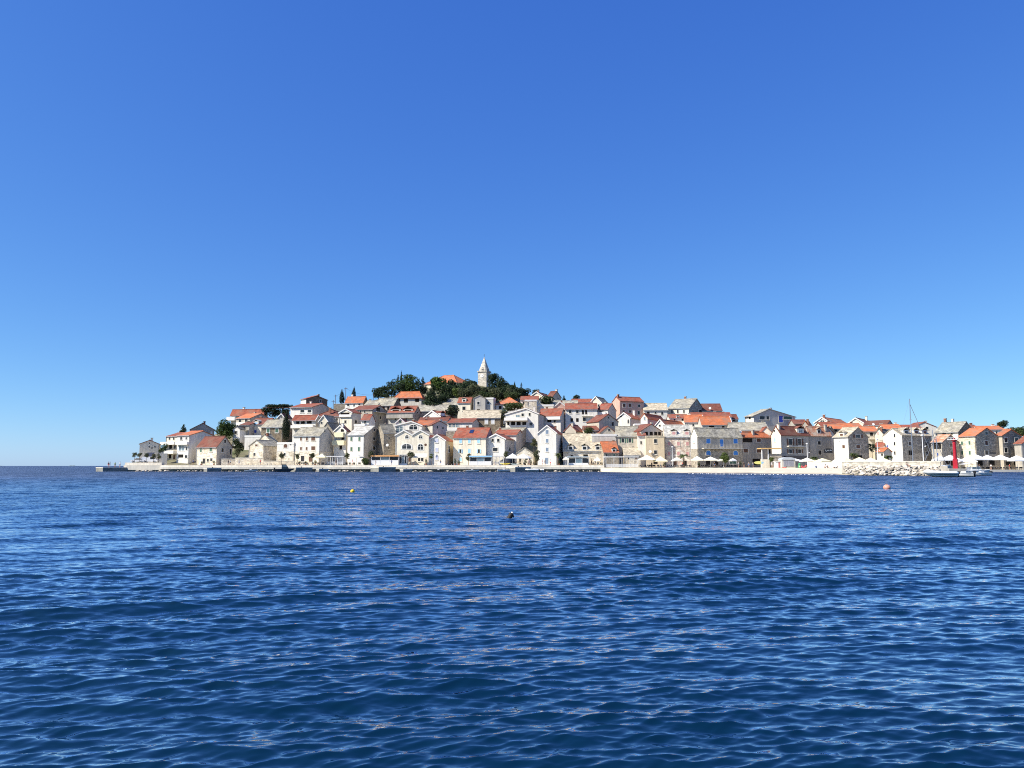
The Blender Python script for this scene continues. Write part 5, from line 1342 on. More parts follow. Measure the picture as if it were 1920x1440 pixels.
mole('concrete mole before the quay cottage', 382, 388.5, 415, 40, 236, 877.3)
mole('concrete mole right of the moored cabin boat', 545, 555, 586, 42, 234, 876.6)
mole('concrete mole before the glazed orange trimmed pavilion', 695, 710, 742, 45, 233, 875.6)
mole('low concrete mole before the twin gabled house', 750, 756, 773, 46, 233, 880)
mole('concrete mole left of the moored white inflatables', 949, 966, 995, 50, 231, 875.4)
mole('small low mole under the promenade parasol', 597, 598.5, 616, 42, 237, 879)
def jetty():
    a, b_ = P(1578, 866, 158), P(1776, 866, 146)
    d = Vector((b_.x - a.x, b_.y - a.y, 0)); L = d.length
    root = empty('harbour_jetty', (a.x, a.y, -2), math.atan2(d.y, d.x)); tag(root, 'pale harbour jetty wall above the breakwater boulders', 'jetty')
    MB().box(0, L, 0, 4.2, 0, 2 + 1.75).obj('jetty_deck', CONC, root)
    MB().box(0, L - 1.2, .15, .8, 3.752, 2 + 2.56).obj('sea_wall', mat('jetty_stone', (0.66, 0.60, 0.48), .9, .12, .5, (0.56, 0.50, 0.40), 'stone', .03), root)
    MB().box(-.05, L - 1.1, .08, .87, 4.562, 4.70).obj('coping', CONCP, root)
jetty()
def rock_mesh(seed):
    rng = random.Random(seed); bm = bmesh.new()
    bmesh.ops.create_icosphere(bm, subdivisions=1, radius=.5)
    for v in bm.verts:
        v.co = Vector((v.co.x * rng.uniform(.8, 1.25), v.co.y * rng.uniform(.75, 1.2), v.co.z * rng.uniform(.6, 1.0)))
        # flatten to broken facets
        v.co.z = max(-.32, min(.34 + rng.uniform(-.06, .06), v.co.z))
    me = bpy.data.meshes.new('boulder'); bm.to_mesh(me); bm.free(); return me
RM = [rock_mesh(i) for i in range(7)]
_rk = mat('pale_boulder', (0.64, 0.565, 0.45), .95, .2, 1.4, (0.46, 0.37, 0.27), '', .28, bump=.05, wet=(0.12, (0.10, 0.085, 0.06)))
for m in RM: m.materials.append(_rk)
rng = random.Random(21)
_rub = {}
_cnt = {}
def rock(px, D, z, s, label, group):
    p = P(px, 880, D)
    _cnt[group] = _cnt.get(group, 0) + 1
    if _cnt[group] > (195 if group.startswith('break') else 95):          # the smaller remainder reads as one mass of rubble
        mt = Matrix.Translation((p.x, p.y, z)) @ Matrix.Rotation(rng.uniform(0, 6.28), 4, 'Z') @ Matrix.Rotation(rng.uniform(-.3, .3), 4, 'X') @ Matrix.Diagonal((s * rng.uniform(.6, .95), s * .7, s * .6, 1))
        mb = _rub.setdefault(group, MB()); me = rng.choice(RM); i = len(mb.v)
        mb.v.extend([tuple(mt @ v.co) for v in me.vertices])
        for f in me.polygons: mb.f.append(tuple(i + k for k in f.vertices)); mb.m.append(0)
        return
    o = link('boulder', rng.choice(RM), None, (p.x, p.y, z), None, (s * rng.uniform(.9, 1.5), s * rng.uniform(.8, 1.2), s * rng.uniform(.7, 1.05)))
    o.rotation_euler = (rng.uniform(-.35, .35), rng.uniform(-.35, .35), rng.uniform(0, 6.28))
    tag(o, label, 'boulder', group)
for k in range(420):
    px = 1584 + 178 * rng.random(); t = rng.random()
    Dw = float(np.interp(px, [1580, 1640, 1770], [150, 138, 131]))
    Db = float(np.interp(px, [1580, 1776], [157.6, 146])) - .3
    D = Dw + (Db - Dw) * t
    z = -.15 + 1.75 * t ** .8 + rng.uniform(-.15, .3)
    rock(px, D, z, rng.uniform(.35, 1.05), 'pale angular boulder of the breakwater in front of the harbour jetty wall', 'breakwater boulders')
for k in range(260):
    px = 250 + 880 * rng.random()
    if any(a - 6 < px < b for a, b in ((545, 588), (694, 744), (948, 1022))): continue
    Dq = float(np.interp(px, [p for p, D in QF], [D for p, D in QF]))
    rock(px, Dq - rng.uniform(.2, 3.6), rng.uniform(-.12, .25), rng.uniform(.45, 1.15), 'small rock at the waterline below the quay edge', 'rocks below the quay')

for g_, mb in _rub.items():
    tag(mb.obj('rubble', _rk), 'small pale rubble filling the gaps of the breakwater' if g_.startswith('break') else 'small pale rubble along the foot of the quay', kind='stuff')
# ================================================================ PAVILIONS, PARASOLS, CAFE FURNITURE
def pavilion(label, x0, x1, D, top, foot_z, roofm, kind, depth=4.5, band=1.2, edge=None):
    a, b_ = P(x0, top, D), P(x1, top, D); w = b_.x - a.x; zt = (a.z + b_.z) / 2 - foot_z
    root = empty('pavilion' if kind != 'open' else 'terrace_pergola', (a.x, D, foot_z), 0); tag(root, label, 'pavilion' if kind != 'open' else 'pergola')
    r = MB(); r.box(-.25, w + .25, -.25, depth + .25, zt - .22, zt); ro = r.obj('roof', roofm, root)
    if edge is not None: MB().box(-.3, w + .3, -.32, -.252, zt - .42, zt + .02).obj('fascia', edge, ro)
    n = max(3, int(w / 2.2))
    for k in range(n + 1):
        x = w * k / n
        for y in (0, depth): MB().box(x - .06, x + .06, y - .06, y + .06, 0, zt - .222).obj('post', SHUT['w'], root)
    for k in range(n):
        xa, xb = w * k / n + .062, w * (k + 1) / n - .062
        if kind == 'glass':
            MB().box(xa, xb, -.03, .03, .002, band).obj('panel', SHUT['w'], root)
            MB().box(xa, xb, -.012, .012, band + .004, zt - .6).obj('pane', PALEGLASS if k % 3 == 1 else GLASS, root)
        else:
            rl = MB()
            for q in range(3): rl.box(xa, xb, -.025, .025, .25 + .32 * q, .42 + .32 * q)
            rl.obj('railing', SHUT['w'], root)
    if kind == 'glass': MB().box(.1, w - .1, depth - .1, depth, .004, zt - .3).obj('back_wall', SHUT['w'], root)
    return root
pavilion('white glazed pavilion with an orange roof edge before the blotched gable', 696.5, 747, 246.5, 853.5, ZQ, CANVASW, 'glass', 5, 1.55, mat('orange_fascia', (.72, .36, .14), .7, .05, 1))
pavilion('grey screened lean to right of the orange trimmed pavilion', 749, 763, 248, 852.5, ZQ, GREYM, 'glass', 3.5, 0.5)
pavilion('white railed pergola under the narrow yellow balcony house', 613.5, 643, 247, 855, ZQ, CANVASW, 'open', 4.5)
pavilion('blue trimmed white restaurant pergola before the light blue shutter house', 881, 921, 245.5, 854.5, ZQ, CANVASW, 'glass', 5, 1.2, SHUT['l'])
pavilion('white cafe pergola beside the blue trimmed restaurant', 922.5, 944, 247, 854.5, ZQ, CANVASW, 'open', 4.5)
pavilion('white glazed pavilion with pale blue roof before the three dormers', 1066, 1104, 244.5, 856, 1.95, mat('pale_blue_sheet', (.52, .64, .70), .5, .05, .6), 'glass', 5, .75)
pavilion('open white beach pergola left of the flat tan house', 1136, 1196, 240, 856, 1.28, CANVASW, 'open', 6)
def parasol(label, px, top, bot, wpx, D, foot, m, group=None, sq=True, rz=None):
    c = P(px, top, D); r = wpx * D / F / 2; zt, zb = c.z - foot, zat(bot, D) - foot
    root = empty('parasol', (c.x, D, foot), random.uniform(-.3, .3) if rz is None else rz); tag(root, label, 'parasol', group)
    n = 4 if sq else 8; b = MB(); ring = [];
    off = math.pi / 4 if sq else 0
    rr = r * (1.18 if sq else 1.0)
    for k in range(n): ring.append((rr * math.cos(off + 2 * math.pi * k / n), rr * math.sin(off + 2 * math.pi * k / n)))
    for k in range(n):
        p, q = ring[k], ring[(k + 1) % n]
        mid = ((p[0] + q[0]) / 2, (p[1] + q[1]) / 2)
        zs = zb + (zt - zb) * .42
        a1 = (p[0] * .5, p[1] * .5, zs + .05); b1 = (q[0] * .5, q[1] * .5, zs + .05)
        b.poly([(p[0], p[1], zb), (q[0], q[1], zb), b1, a1]); b.poly([a1, b1, (0, 0, zt)])
        b.poly([(p[0], p[1], zb - .28), (q[0], q[1], zb - .28), (q[0], q[1], zb), (p[0], p[1], zb)])
    b.obj('canopy', m, root)
    MB().tube((0, 0, 0), (0, 0, zt), .05).obj('pole', SHUT['w'], root)
    MB().box(-.4, .4, -.4, .4, 0.002, .1).obj('base_plate', CONC, root)
    rb = MB()
    for p in ring: rb.tube((0, 0, zb + (zt - zb) * .25), (p[0] * .96, p[1] * .96, zb - .02), .02, n=4)
    rb.obj('rib', DARKM, root)
    return root
for (px, t, b, w, D, z, m, lb) in [
 (604, 850, 857, 21, 247, ZQ, CANVASY, 'yellow parasol at the right end of the long brown shuttered house'),
 (669, 851, 857, 27, 247, ZQ, CANVAS, 'cream parasol before the green shuttered white house'),
 (961, 850, 858, 30, 246, ZQ, CANVASW, 'white parasol left of the low stone cafe gable'),
 (981, 851, 858, 32, 245, ZQ, CANVASW, 'white parasol spread before the low stone cafe gable'),
 (1061, 856, 861, 14, 243, ZQ, CANVAS, 'small cream parasol by the palm at the slim white house'),
 (1120, 857, 863, 15, 243, 1.7, CANVAS, 'small cream parasol right of the pale blue pavilion roof'),
 (1213, 853, 861, 36, 235, 1.28, CANVAS, 'big cream parasol left of the flat tan house door'),
 (1238, 855, 864, 28, 234, 1.28, CANVASY, 'yellowish parasol right below the flat tan house'),
 (1269, 857, 863, 20, 236, 1.28, CANVAS, 'cream parasol half hidden by the palm at the pink shutter house'),
 (1307, 855, 862, 27, 235, 1.28, CANVAS, 'cream parasol at the white end of the blue shuttered house'),
 (1332, 856, 862, 30, 234, 1.28, CANVAS, 'cream parasol under the left blue arch'),
 (1356, 859, 863, 22, 237, 1.28, CANVAS, 'cream parasol behind the feathery round tree'),
 (1374, 859, 863, 12, 237, 1.28, CANVASW, 'small pale parasol right of the feathery round tree'),
 (1487, 858.5, 863, 26, 231, 1.28, CANVASW, 'white flat parasol behind the beach kiosk'),
 (1513, 858, 864, 27, 222, 1.28, CANVAS, 'cream parasol around the tall white lamp post'),
 (1542, 859, 864.5, 27, 219, 1.28, CANVASY, 'wide yellowish parasol under the black sign'),
 (1571, 857, 865, 24, 215, 1.28, CANVAS, 'first of the big cream parasols behind the beach wall'),
 (1586, 858, 865, 26, 213, 1.28, CANVASY, 'second of the big cream parasols, above the person in red'),
 (1611, 857, 865, 34, 219, 1.28, CANVASY, 'third of the big cream parasols, right of the palm at the stone gable'),
 (1632, 858, 865, 30, 219, 1.28, CANVAS, 'fourth of the big cream parasols behind the breakwater'),
 (1655, 858, 865, 32, 218, 1.28, CANVASY, 'last of the big cream parasols, below the white harbour gable'),
 (1763, 855, 862, 28, 229, .62, CANVASW, 'white parasol left of the red beacon'),
 (1781, 853, 862, 34, 231, .62, CANVASW, 'white parasol behind the red beacon column'),
 (1813, 856, 865, 32, 231, .62, CANVASW, 'white parasol right of the red beacon'),
 (1831, 852.5, 861, 33, 236, .62, CANVASW, 'white parasol under the orange roofed stone gable'),
 (1851, 853, 861, 30, 237, .62, CANVASW, 'white parasol below the door of the orange roofed gable'),
 (1875, 852.5, 861, 34, 235, .62, CANVASW, 'white parasol left of the four window gable'),
 (1906, 854, 863, 36, 232, .62, CANVASW, 'white parasol under the four window gable at the right edge'),
 (1930, 855, 863, 34, 234, .62, CANVASW, 'white parasol cut by the right edge')]:
    parasol(lb, px, t, b, w, D, z, m)
def awning(label, x0, x1, D, top, bot, m, out=2.4):
    a, b_ = P(x0, top, D), P(x1, top, D); w = b_.x - a.x; z = a.z; zb = zat(bot, D - out)
    root = empty('awning', (a.x, D, zb)); tag(root, label, 'awning')
    b = MB(); b.poly([(0, 0, z - zb), (w, 0, z - zb), (w, -out, 0), (0, -out, 0)]); b.poly([(0, -out, 0), (w, -out, 0), (w, -out, -.3), (0, -out, -.3)])
    b.obj('canvas', m, root)
    fr = MB()
    for x in (0.02, w - .02): fr.tube((x, 0, z - zb - .8), (x, -out, -.02), .03, n=5)
    fr.obj('awning_arm', GREYM, root)
awning('cream awning below the arches of the twin gabled house', 774, 801, 250.8, 850.5, 857, CANVAS)
awning('dark blue shade canopy above the cars at the left point', 276, 291, 262, 848.5, 855, mat('navy_canvas', (.03, .035, .06), .8, .1, 1))
awning('dark awning over the ground floor of the tall brown shutter house', 1468, 1512, 240.2, 854.5, 858.5, mat('black_canvas', (.02, .02, .022), .8, .1, 1), 2.0)
def chair_proto():
    r = empty('cafe_chair', (0, 0, 0))
    MB().box(-.22, .22, -.22, .22, .42, .46).obj('seat', DARKM, r); MB().box(-.22, .22, .19, .23, .462, .86).obj('backrest', DARKM, r)
    for x in (-.2, .2):
        for y in (-.2, .2): MB().box(x - .02, x + .02, y - .02, y + .02, 0, .418).obj('leg', DARKM, r)
    return r
def table_proto():
    r = empty('cafe_table', (0, 0, 0))
    MB().box(-.4, .4, -.4, .4, .70, .74).obj('table_top', SHUT['n'], r); MB().tube((0, 0, .03), (0, 0, .70), .04).obj('leg', DARKM, r); MB().box(-.25, .25, -.25, .25, 0, .03).obj('foot', DARKM, r)
    return r
_ch, _tb = chair_proto(), table_proto(); _used = [False, False]
rc = random.Random(4)
def place(k, proto, x, y, z, rz, label, cat, group):
    o = proto if not _used[k] else copy_tree(proto)
    _used[k] = True
    o.location = (x, y, z); o.rotation_euler = (0, 0, rz); tag(o, label, cat, group)
for (x0, x1, D0, D1, z, n, where) in [
 (556, 612, 246.5, 248.5, ZQ, 6, 'along the front of the long brown shuttered house'), (646, 680, 246.5, 248.5, ZQ, 4, 'under the cream parasol before the green shuttered white house'),
 (946, 999, 244, 249, ZQ, 6, 'under the white parasols at the low stone cafe gable'), (1202, 1250, 237.5, 241, 1.28, 8, 'under the parasols of the flat tan house'),
 (1252, 1300, 237.5, 242, 1.28, 6, 'before the pink shuttered stone house'), (1312, 1386, 237, 239.5, 1.28, 10, 'under the parasols of the blue shuttered house'),
 (1104, 1134, 241.5, 244, ZQ, 4, 'between the pale blue pavilion and the beach pergola'), (1806, 1916, 230, 238, .62, 14, 'under the white harbour parasols on the right')]:
    for k in range(n):
        px = x0 + (x1 - x0) * (k + .5) / n + rc.uniform(-1.5, 1.5); D = rc.uniform(D0, D1); p = P(px, 873, D)
        place(1, _tb, p.x, p.y, z, rc.uniform(0, 1), 'dark cafe table ' + where, 'table', 'cafe tables ' + where)
        for a in range(3):
            t = a * 2.1 + rc.uniform(-.3, .3)
            place(0, _ch, p.x + .75 * math.cos(t), p.y + .75 * math.sin(t), z, t - math.pi / 2, 'dark cafe chair ' + where, 'chair', 'cafe chairs ' + where)

# ================================================================ LAMPS, POLES, BEACON, SIGNS
def lamp(label, px, top, bot, D, foot, r=.07, two=True):
    c = P(px, top, D)
    root = empty('street_lamp', (c.x, D, foot)); tag(root, label, 'street lamp')
    h = c.z - foot
    MB().tube((0, 0, 0), (0, 0, h), r * 1.3, r, 8).obj('post', SHUT['w'], root)
    MB().lathe([(.06, h - .05), (.26, h + .05), (.30, h + .22), (.12, h + .34)], 10).obj('lamp_head', SHUT['w'], root)
    if two: MB().tube((0, 0, h * .62), (.5, 0, h * .66), .03).obj('bracket', GREYM, root); MB().lathe([(.05, h * .66 - .1), (.16, h * .66), (.05, h * .66 + .14)], 8, (.5, 0)).obj('lamp_globe', SHUT['w'], root)
lamp('black lantern post before the pink shuttered stone house', 1260.5, 839, 876, 238, 1.28, .05, False)
lamp('tall white lamp post on the beach terrace before the red roofed shutter house', 1513, 833, 876, 205, .9)
lamp('white lamp post before the white side of the stone gable', 1573, 828, 866, 208, 1.28)
lamp('thin white lamp post before the cream harbour gable', 1644.5, 825, 866, 190, .5)
lamp('white lamp post on the jetty right of the tall mast', 1729, 818, 866, 152, 1.7)
def pole(label, px, top, D):
    c = P(px, top, D); g = ground(c.x, D) - .3
    root = empty('utility_pole', (c.x, D, g)); tag(root, label, 'utility pole')
    MB().tube((0, 0, 0), (0, 0, c.z - g), .13, .09, 7).obj('post', SHUT['n'], root)
    MB().box(-.7, .7, -.05, .05, c.z - g - .6, c.z - g - .48).obj('crossarm', SHUT['n'], root)
    return (c.x, D, c.z - .5)
w1 = pole('tall utility pole between the two skyline cypresses', 648.5, 726, 306); w2 = pole('shorter utility pole left of the skyline cypresses', 629, 740, 306)
w3 = pole('small utility pole above the brown hipped roof', 625, 750, 300); w0 = pole('utility pole at the left end of the hilltop wood', 700, 738, 308)
def cable(label, a, b, sag):
    n = 10; b_ = MB(); a, b = Vector(a), Vector(b)
    pts = [a.lerp(b, k / n) - Vector((0, 0, sag * 4 * (k / n) * (1 - k / n))) for k in range(n + 1)]
    for k in range(n): b_.tube(pts[k], pts[k + 1], .035, n=4)
    tag(b_.obj('power_cable', DARKM), label, 'cable')
cable('power cable sagging from the tall skyline pole to the hilltop wood', w1, w0, .9); cable('power cable between the two left skyline poles', w2, w1, .5)
def beacon():
    D = 141.0; c = P(1791, 861, D); z0 = 1.3
    root = empty('harbour_beacon', (c.x, D, z0), R(-38)); tag(root, 'red harbour light column with white top on the jetty head', 'beacon')
    RED = mat('red_beacon_paint', (.42, .016, .03), .45, .06, 1.5, rnd=0)
    zb = zat(860.5, D) - z0; zt = zat(827, D) - z0; z1 = zat(823, D) - z0
    MB().box(-.37, .37, -.37, .37, 0, zb).obj('plinth', RED, root)
    MB().tube((0, 0, zb + .002), (0, 0, zt), .31, .28, 16).obj('column', RED, root)
    MB().lathe([(.3, zt + .002), (.55, zt + .12), (.55, zt + .2)], 16).obj('gallery', RED, root)
    MB().box(-1.05, .55, -.5, .5, zt + .203, zt + .30).obj('platform', SHUT['w'], root)
    rl = MB()
    for x in (-1.0, -.5, 0, .5):
        for y in (-.46, .46): rl.tube((x, y, zt + .3), (x, y, zt + .62), .02, n=5)
    for y in (-.46, .46): rl.tube((-1.0, y, zt + .62), (.5, y, zt + .62), .02, n=5)
    rl.obj('railing', SHUT['w'], root)
    MB().lathe([(.12, zt + .302), (.12, zt + .55), (.05, zt + .66)], 10).obj('lantern', RED, root)
    m2 = MB().box(c.x - 1.9, c.x + 1.1, D - 1.2, D + 4.5, -2, z0 - .002).obj('jetty_head', CONC); tag(m2, 'concrete jetty head carrying the red harbour light', 'jetty')
beacon()
def sign_oval():
    D = 240.6; c = P(1551, 845, D)
    kx = ray(1551, 845)[0]
    root = empty('shop_sign', (c.x, c.y - .9, c.z), R(8)); tag(root, 'black arched sign with faint white script on the grey plaster house', 'sign')
    w, h = 17 * D / F / 2, 8.5 * D / F / 2
    pts = [(-w, -h), (w, -h), (w, h * .2)] + [(w * math.cos(R(a)), h * .2 + h * .8 * math.sin(R(a))) for a in range(20, 180, 20)] + [(-w, h * .2)]
    b = MB(); n = len(pts); b.poly([(x, 0, z) for x, z in pts]); b.poly([(x, .12, z) for x, z in reversed(pts)])
    for k in range(n):
        j = (k + 1) % n; b.poly([(pts[k][0], 0, pts[k][1]), (pts[j][0], 0, pts[j][1]), (pts[j][0], .12, pts[j][1]), (pts[k][0], .12, pts[k][1])])
    b.obj('sign_board', SHUT['k'], root)
    s = MB(); prev = None
    for k in range(60):
        t = k / 59; p = Vector((-.72 * w + 1.44 * w * t + .12 * w * math.cos(t * 25), -.04, -.05 * h + .30 * h * math.sin(t * 25) * (1.4 if t < .2 else .8) + .25 * h * t))
        if prev is not None: s.tube(prev, p, .045, n=4)
        prev = p
    s.obj('lettering', mat('faded_white_lettering', (.42, .46, .50), .7, .1, 2), root)
sign_oval()
def flat_sign(label, px, py, w, h, D, m, rz=0.0, name='wall_sign'):
    c = P(px, py, D); W_, H_ = w * D / F / 2, h * D / F / 2
    tag(MB().box(-W_, W_, -.04, .03, -H_, H_).obj(name, m, None, c, rz), label, 'sign')
flat_sign('dark lettering board on the orange roofed harbour gable', 1862, 849.5, 13, 2.4, 235.6, SHUT['k'], R(14))
def round_sign():
    c = P(798, 834, 251.1)
    r = MB().tube((0, 0, 0), (0, -.15, 0), .42, n=16).obj('round_sign', SHUT['n'], None, c); tag(r, 'round brown sign on the right of the twin gabled house', 'sign')
round_sign()

# ---------------------------------------------------------------- beach bar things
def pillar_pergola():
    D = 236.5; a = P(1428, 840, D); w = P(1464, 840, D).x - a.x; z = 1.28; zt = a.z - z
    root = empty('beach_bar_canopy', (a.x, D, z)); tag(root, 'flat orange edged canopy on a thick cream pillar beside the beach', 'canopy')
    MB().box(0, (P(1442, 840, D).x - a.x), 0, 1.4, 0, zt * .42).obj('pillar', W['cr'], root)
    for x in (.1, P(1441, 840, D).x - a.x - .1): MB().box(x - .12, x + .12, .1, .4, zt * .42 + .002, zt - .3).obj('post', SHUT['w'], root)
    MB().box(-.4, w, -.6, 3.0, zt - .298, zt).obj('roof', mat('orange_canopy_edge', (.62, .38, .15), .8, .1, 1), root)
    MB().box(P(1443, 853, D).x - a.x, P(1466, 853, D).x - a.x, .3, .6, 0, zat(851, D) - z).obj('terrace_wall', W['sg'], root)
pillar_pergola()
def kiosk():
    D = 226.0; a = P(1466, 862, D); b_ = P(1491, 862, D); w = b_.x - a.x; z = 1.15; zt = a.z - z
    root = empty('beach_kiosk', (a.x, D, z)); tag(root, 'grey shuttered beach kiosk with a rounded roof', 'kiosk')
    MB().box(0, w, 0, 3, 0, zt).obj('wall', W['lv'], root)
    prof = [(-.1, zt)] + [(w / 2 - (w / 2 + .1) * math.cos(math.pi * k / 8), zt + .75 * math.sin(math.pi * k / 8)) for k in range(1, 8)] + [(w + .1, zt)]
    b = MB().prism(prof, 'y', -.2, 3.2); b.obj('roof', mat('grey_sheet', (.45, .48, .50), .5, .06, 1), root)
    for k in range(5):
        xa = .45 + (w - .8) * k / 5
        MB().box(xa, xa + (w - .8) / 5 - .06, -.05, .02, .45, zt - .15).obj('shutter_panel', mat('lilac_grey_panel', (.30, .30, .34), .5, .08, 1), root)
    e = empty('changing_cabin', tuple(P(1461, 874, 227)), 0); e.location.z = 1.15; tag(e, 'white changing cabin with a red door left of the grey kiosk', 'cabin')
    MB().box(-1.0, .8, 0, 1.5, 0, 1.9).obj('wall', SHUT['w'], e); MB().box(-.2, .3, -.05, .02, .05, 1.7).obj('door', mat('faded_red', (.5, .16, .14), .7, .1, 1), e); MB().box(-1.2, 1.0, -.2, 1.7, 1.902, 2.0).obj('roof', CANVASW, e)
kiosk()
def blob_thing(name, label, cat, parts, loc, material):
    root = empty(name, loc); tag(root, label, cat)
    for pn, c, r, m in parts:
        bm = bmesh.new(); bmesh.ops.create_icosphere(bm, subdivisions=2, radius=1)
        for v in bm.verts: v.co = Vector((c[0] + v.co.x * r[0], c[1] + v.co.y * r[1], c[2] + v.co.z * r[2]))
        me = bpy.data.meshes.new(pn); bm.to_mesh(me); bm.free(); me.materials.append(m or material); me.polygons.foreach_set('use_smooth', [True] * len(me.polygons))
        link(pn, me, root)
_gp = mat('green_vinyl', (.06, .30, .13), .4, .06, 1)
q = P(1499, 876, 215)
blob_thing('inflatable_toy', 'green inflatable beach toy figure right of the grey kiosk', 'inflatable toy', [('body', (0, 0, .5), (.42, .36, .5), None), ('head', (.05, -.05, 1.18), (.36, .34, .36), None), ('belly', (0, -.2, .48), (.28, .24, .36), mat('pale_green_vinyl', (.42, .58, .25), .4, .05, 1)), ('foot', (-.3, -.2, .12), (.16, .22, .12), None), ('foot', (.3, -.2, .12), (.16, .22, .12), None)], (q.x, q.y, 1.05), _gp)
q = P(1506, 876, 215)
blob_thing('inflatable_boat', 'red inflatable beach boat beside the green toy', 'inflatable boat', [('tube', (0, 0, .3), (.7, .5, .3), None), ('bow', (-.4, -.1, .55), (.3, .35, .3), None)], (q.x, q.y, 1.05), mat('red_vinyl', (.55, .08, .09), .4, .05, 1))
def board(label, px, py, w, D, rz, m1, m2, z=None):
    c = P(px, py, D); L = w * D / F
    root = empty('paddle_board', (c.x, c.y, c.z if z is None else z), rz); tag(root, label, 'paddle board')
    for nm, m, x0, x1 in (('deck', m1, -.5, .25), ('tail', m2, .25, .5)):
        pts = []
        for k in range(9): x = x0 + (x1 - x0) * k / 8; pts.append((x * L, .16 * L * math.sqrt(max(.02, 1 - (2 * x) ** 2))))
        b = MB(); up = [(x, -.05, y) for x, y in pts]; dn = [(x, -.05, -y) for x, y in reversed(pts)]; pl = up + dn
        b.poly(pl); b.poly([(x, .05, z_) for x, _, z_ in reversed(pl)])
        for k in range(len(pl)):
            p, q_ = pl[k], pl[(k + 1) % len(pl)]; b.poly([p, q_, (q_[0], .05, q_[2]), (p[0], .05, p[2])])
        b.obj(nm, m, root)
board('yellow and blue paddle board stood on edge left of the cream pillar', 1423, 867.5, 18, 234, 0, mat('yellow_board', (.75, .70, .22), .4, .04, 1), SHUT['l'])
# ---------------------------------------------------------------- benches and planters along the quay
def bench(label, px, D, z, rz):
    p = P(px, 872, D); r = empty('quay_bench', (p.x, D, z), rz); tag(r, label, 'bench')
    for k in range(3): MB().box(-.8, .8, -.22 + .15 * k, -.10 + .15 * k, .42, .46).obj('slat', SHUT['n'], r)
    for x in (-.65, .65): MB().box(x - .05, x + .05, -.2, .2, 0, .418).obj('leg', CONC, r)
for px, lb in ((352, 'bench before the tall white left house'), (372, 'bench before the quay cottage corner'), (470, 'bench before the sunlit small gable'), (505, 'bench left of the moored cabin boat'), (815, 'bench before the lavender window house'), (843, 'bench between the lavender and the light blue house'), (868, 'bench before the light blue shutter house'), (1036, 'bench right of the slim four storey house door')):
    bench('dark slatted ' + lb, px, 246.5, ZQ, R(random.uniform(-8, 8)))
def planter(label, px, D, z, h, seed):
    p = P(px, 872, D); r = empty('potted_plant', (p.x, D, z)); tag(r, label, 'potted plant')
    MB().lathe([(.22, 0), (.32, .45), (.35, .5), (.3, .5)], 10).obj('pot', BRICK, r)
    g_ = np.random.default_rng(seed)
    link('foliage', leaf_cloud([(0, 0, .5 + h * .5, .4, .4, h * .5), (.15, 0, .5 + h * .35, .35, .3, h * .35)], .2, 2.0, g_, 'foliage', LEAF['hedge']), r)
for i, (px, D, z, h, lb) in enumerate(((378, 253.5, ZQ, .8, 'left of the quay cottage door'), (401, 253.5, ZQ, 1.0, 'at the right corner of the quay cottage front'), (562, 251, ZQ, .8, 'left of the black door of the long shuttered house'), (573, 251, ZQ, .8, 'right of the black door of the long shuttered house'), (591, 251, ZQ, 1.2, 'right of the brown door of the long shuttered house'),
  (799, 249, ZQ, 1.6, 'under the cream awning end of the twin gabled house'), (853, 249.5, ZQ, 1.8, 'at the left corner of the light blue shutter house'), (860, 249, ZQ, 1.1, 'second from the left corner of the light blue shutter house'), (985, 248.5, ZQ, 1.7, 'before the low stone cafe gable'), (995, 248.5, ZQ, 1.3, 'at the right end of the low stone cafe gable'),
  (1048, 249.5, ZQ, 1.2, 'beside the palm at the slim four storey house'), (1246, 245, 1.28, 1.4, 'between the tan house and the pink shutter house'), (1310, 238, 1.28, 1.2, 'at the white corner of the blue shutter house'), (1388, 238.5, 1.28, 1.5, 'at the right end of the blue shutter house'))):
    planter('potted green plant ' + lb, px, D, z, h, 300 + i)
# ================================================================ CARS
def car(label, px, D, z, rz, m, name='parked_car', L=4.2, hh=1.5):
    p = P(px, 868, D); root = empty(name, (p.x, D, z), rz); tag(root, label, 'car' if name == 'parked_car' else 'van')
    if name == 'parked_car': prof = [(-L/2, .35), (L/2, .35), (L/2, .75), (L*.42, .85), (L*.24, .95), (L*.10, hh), (-L*.30, hh), (-L*.42, 1.0), (-L/2, .9)]
    else: prof = [(-L/2, .35), (L/2, .35), (L/2, .9), (L*.40, 1.1), (L*.30, hh), (-L*.48, hh), (-L/2, hh - .2)]
    MB().prism(prof, 'y', -.85, .85).obj('body', m, root)
    g = MB()
    for sg in (-1, 1):
        y = .852 * sg
        wp = [(L*.20, 1.0), (L*.09, hh - .12), (-L*.28, hh - .12), (-L*.36, 1.0)] if name == 'parked_car' else [(L*.36, 1.15), (L*.28, hh - .15), (L*.02, hh - .15), (L*.02, 1.15)]
        MB().prism(wp, 'y', y - .01 * sg, y + .012 * sg).obj('side_window', GLASS, root)
    for x in (-L*.31, L*.31):
        for sg in (-1, 1):
            wh = MB().tube((x, .72 * sg, .33), (x, .89 * sg, .33), .33, n=14).obj('wheel', SHUT['k'], root); MB().tube((x, .892 * sg, .33), (x, .905 * sg, .33), .18, n=10).obj('rim', GREYM, wh)
    for sg in (-1, 1): MB().box(L/2 - .02, L/2 + .02, .45 * sg - .2, .45 * sg + .2, .62, .78).obj('headlight', SHUT['w'], root)
    ws = [(L*.245, .96), (L*.115, hh - .08)] if name == 'parked_car' else [(L*.405, 1.12), (L*.315, hh - .08)]
    b = MB(); (xa, za), (xb, zb) = ws; b.poly([(xa + .02, -.72, za), (xa + .02, .72, za), (xb + .02, .66, zb), (xb + .02, -.66, zb)]); b.obj('windscreen', GLASS, root)
CARW = mat('white_car_paint', (.78, .78, .77), .3, .02, 1, spec=.5)
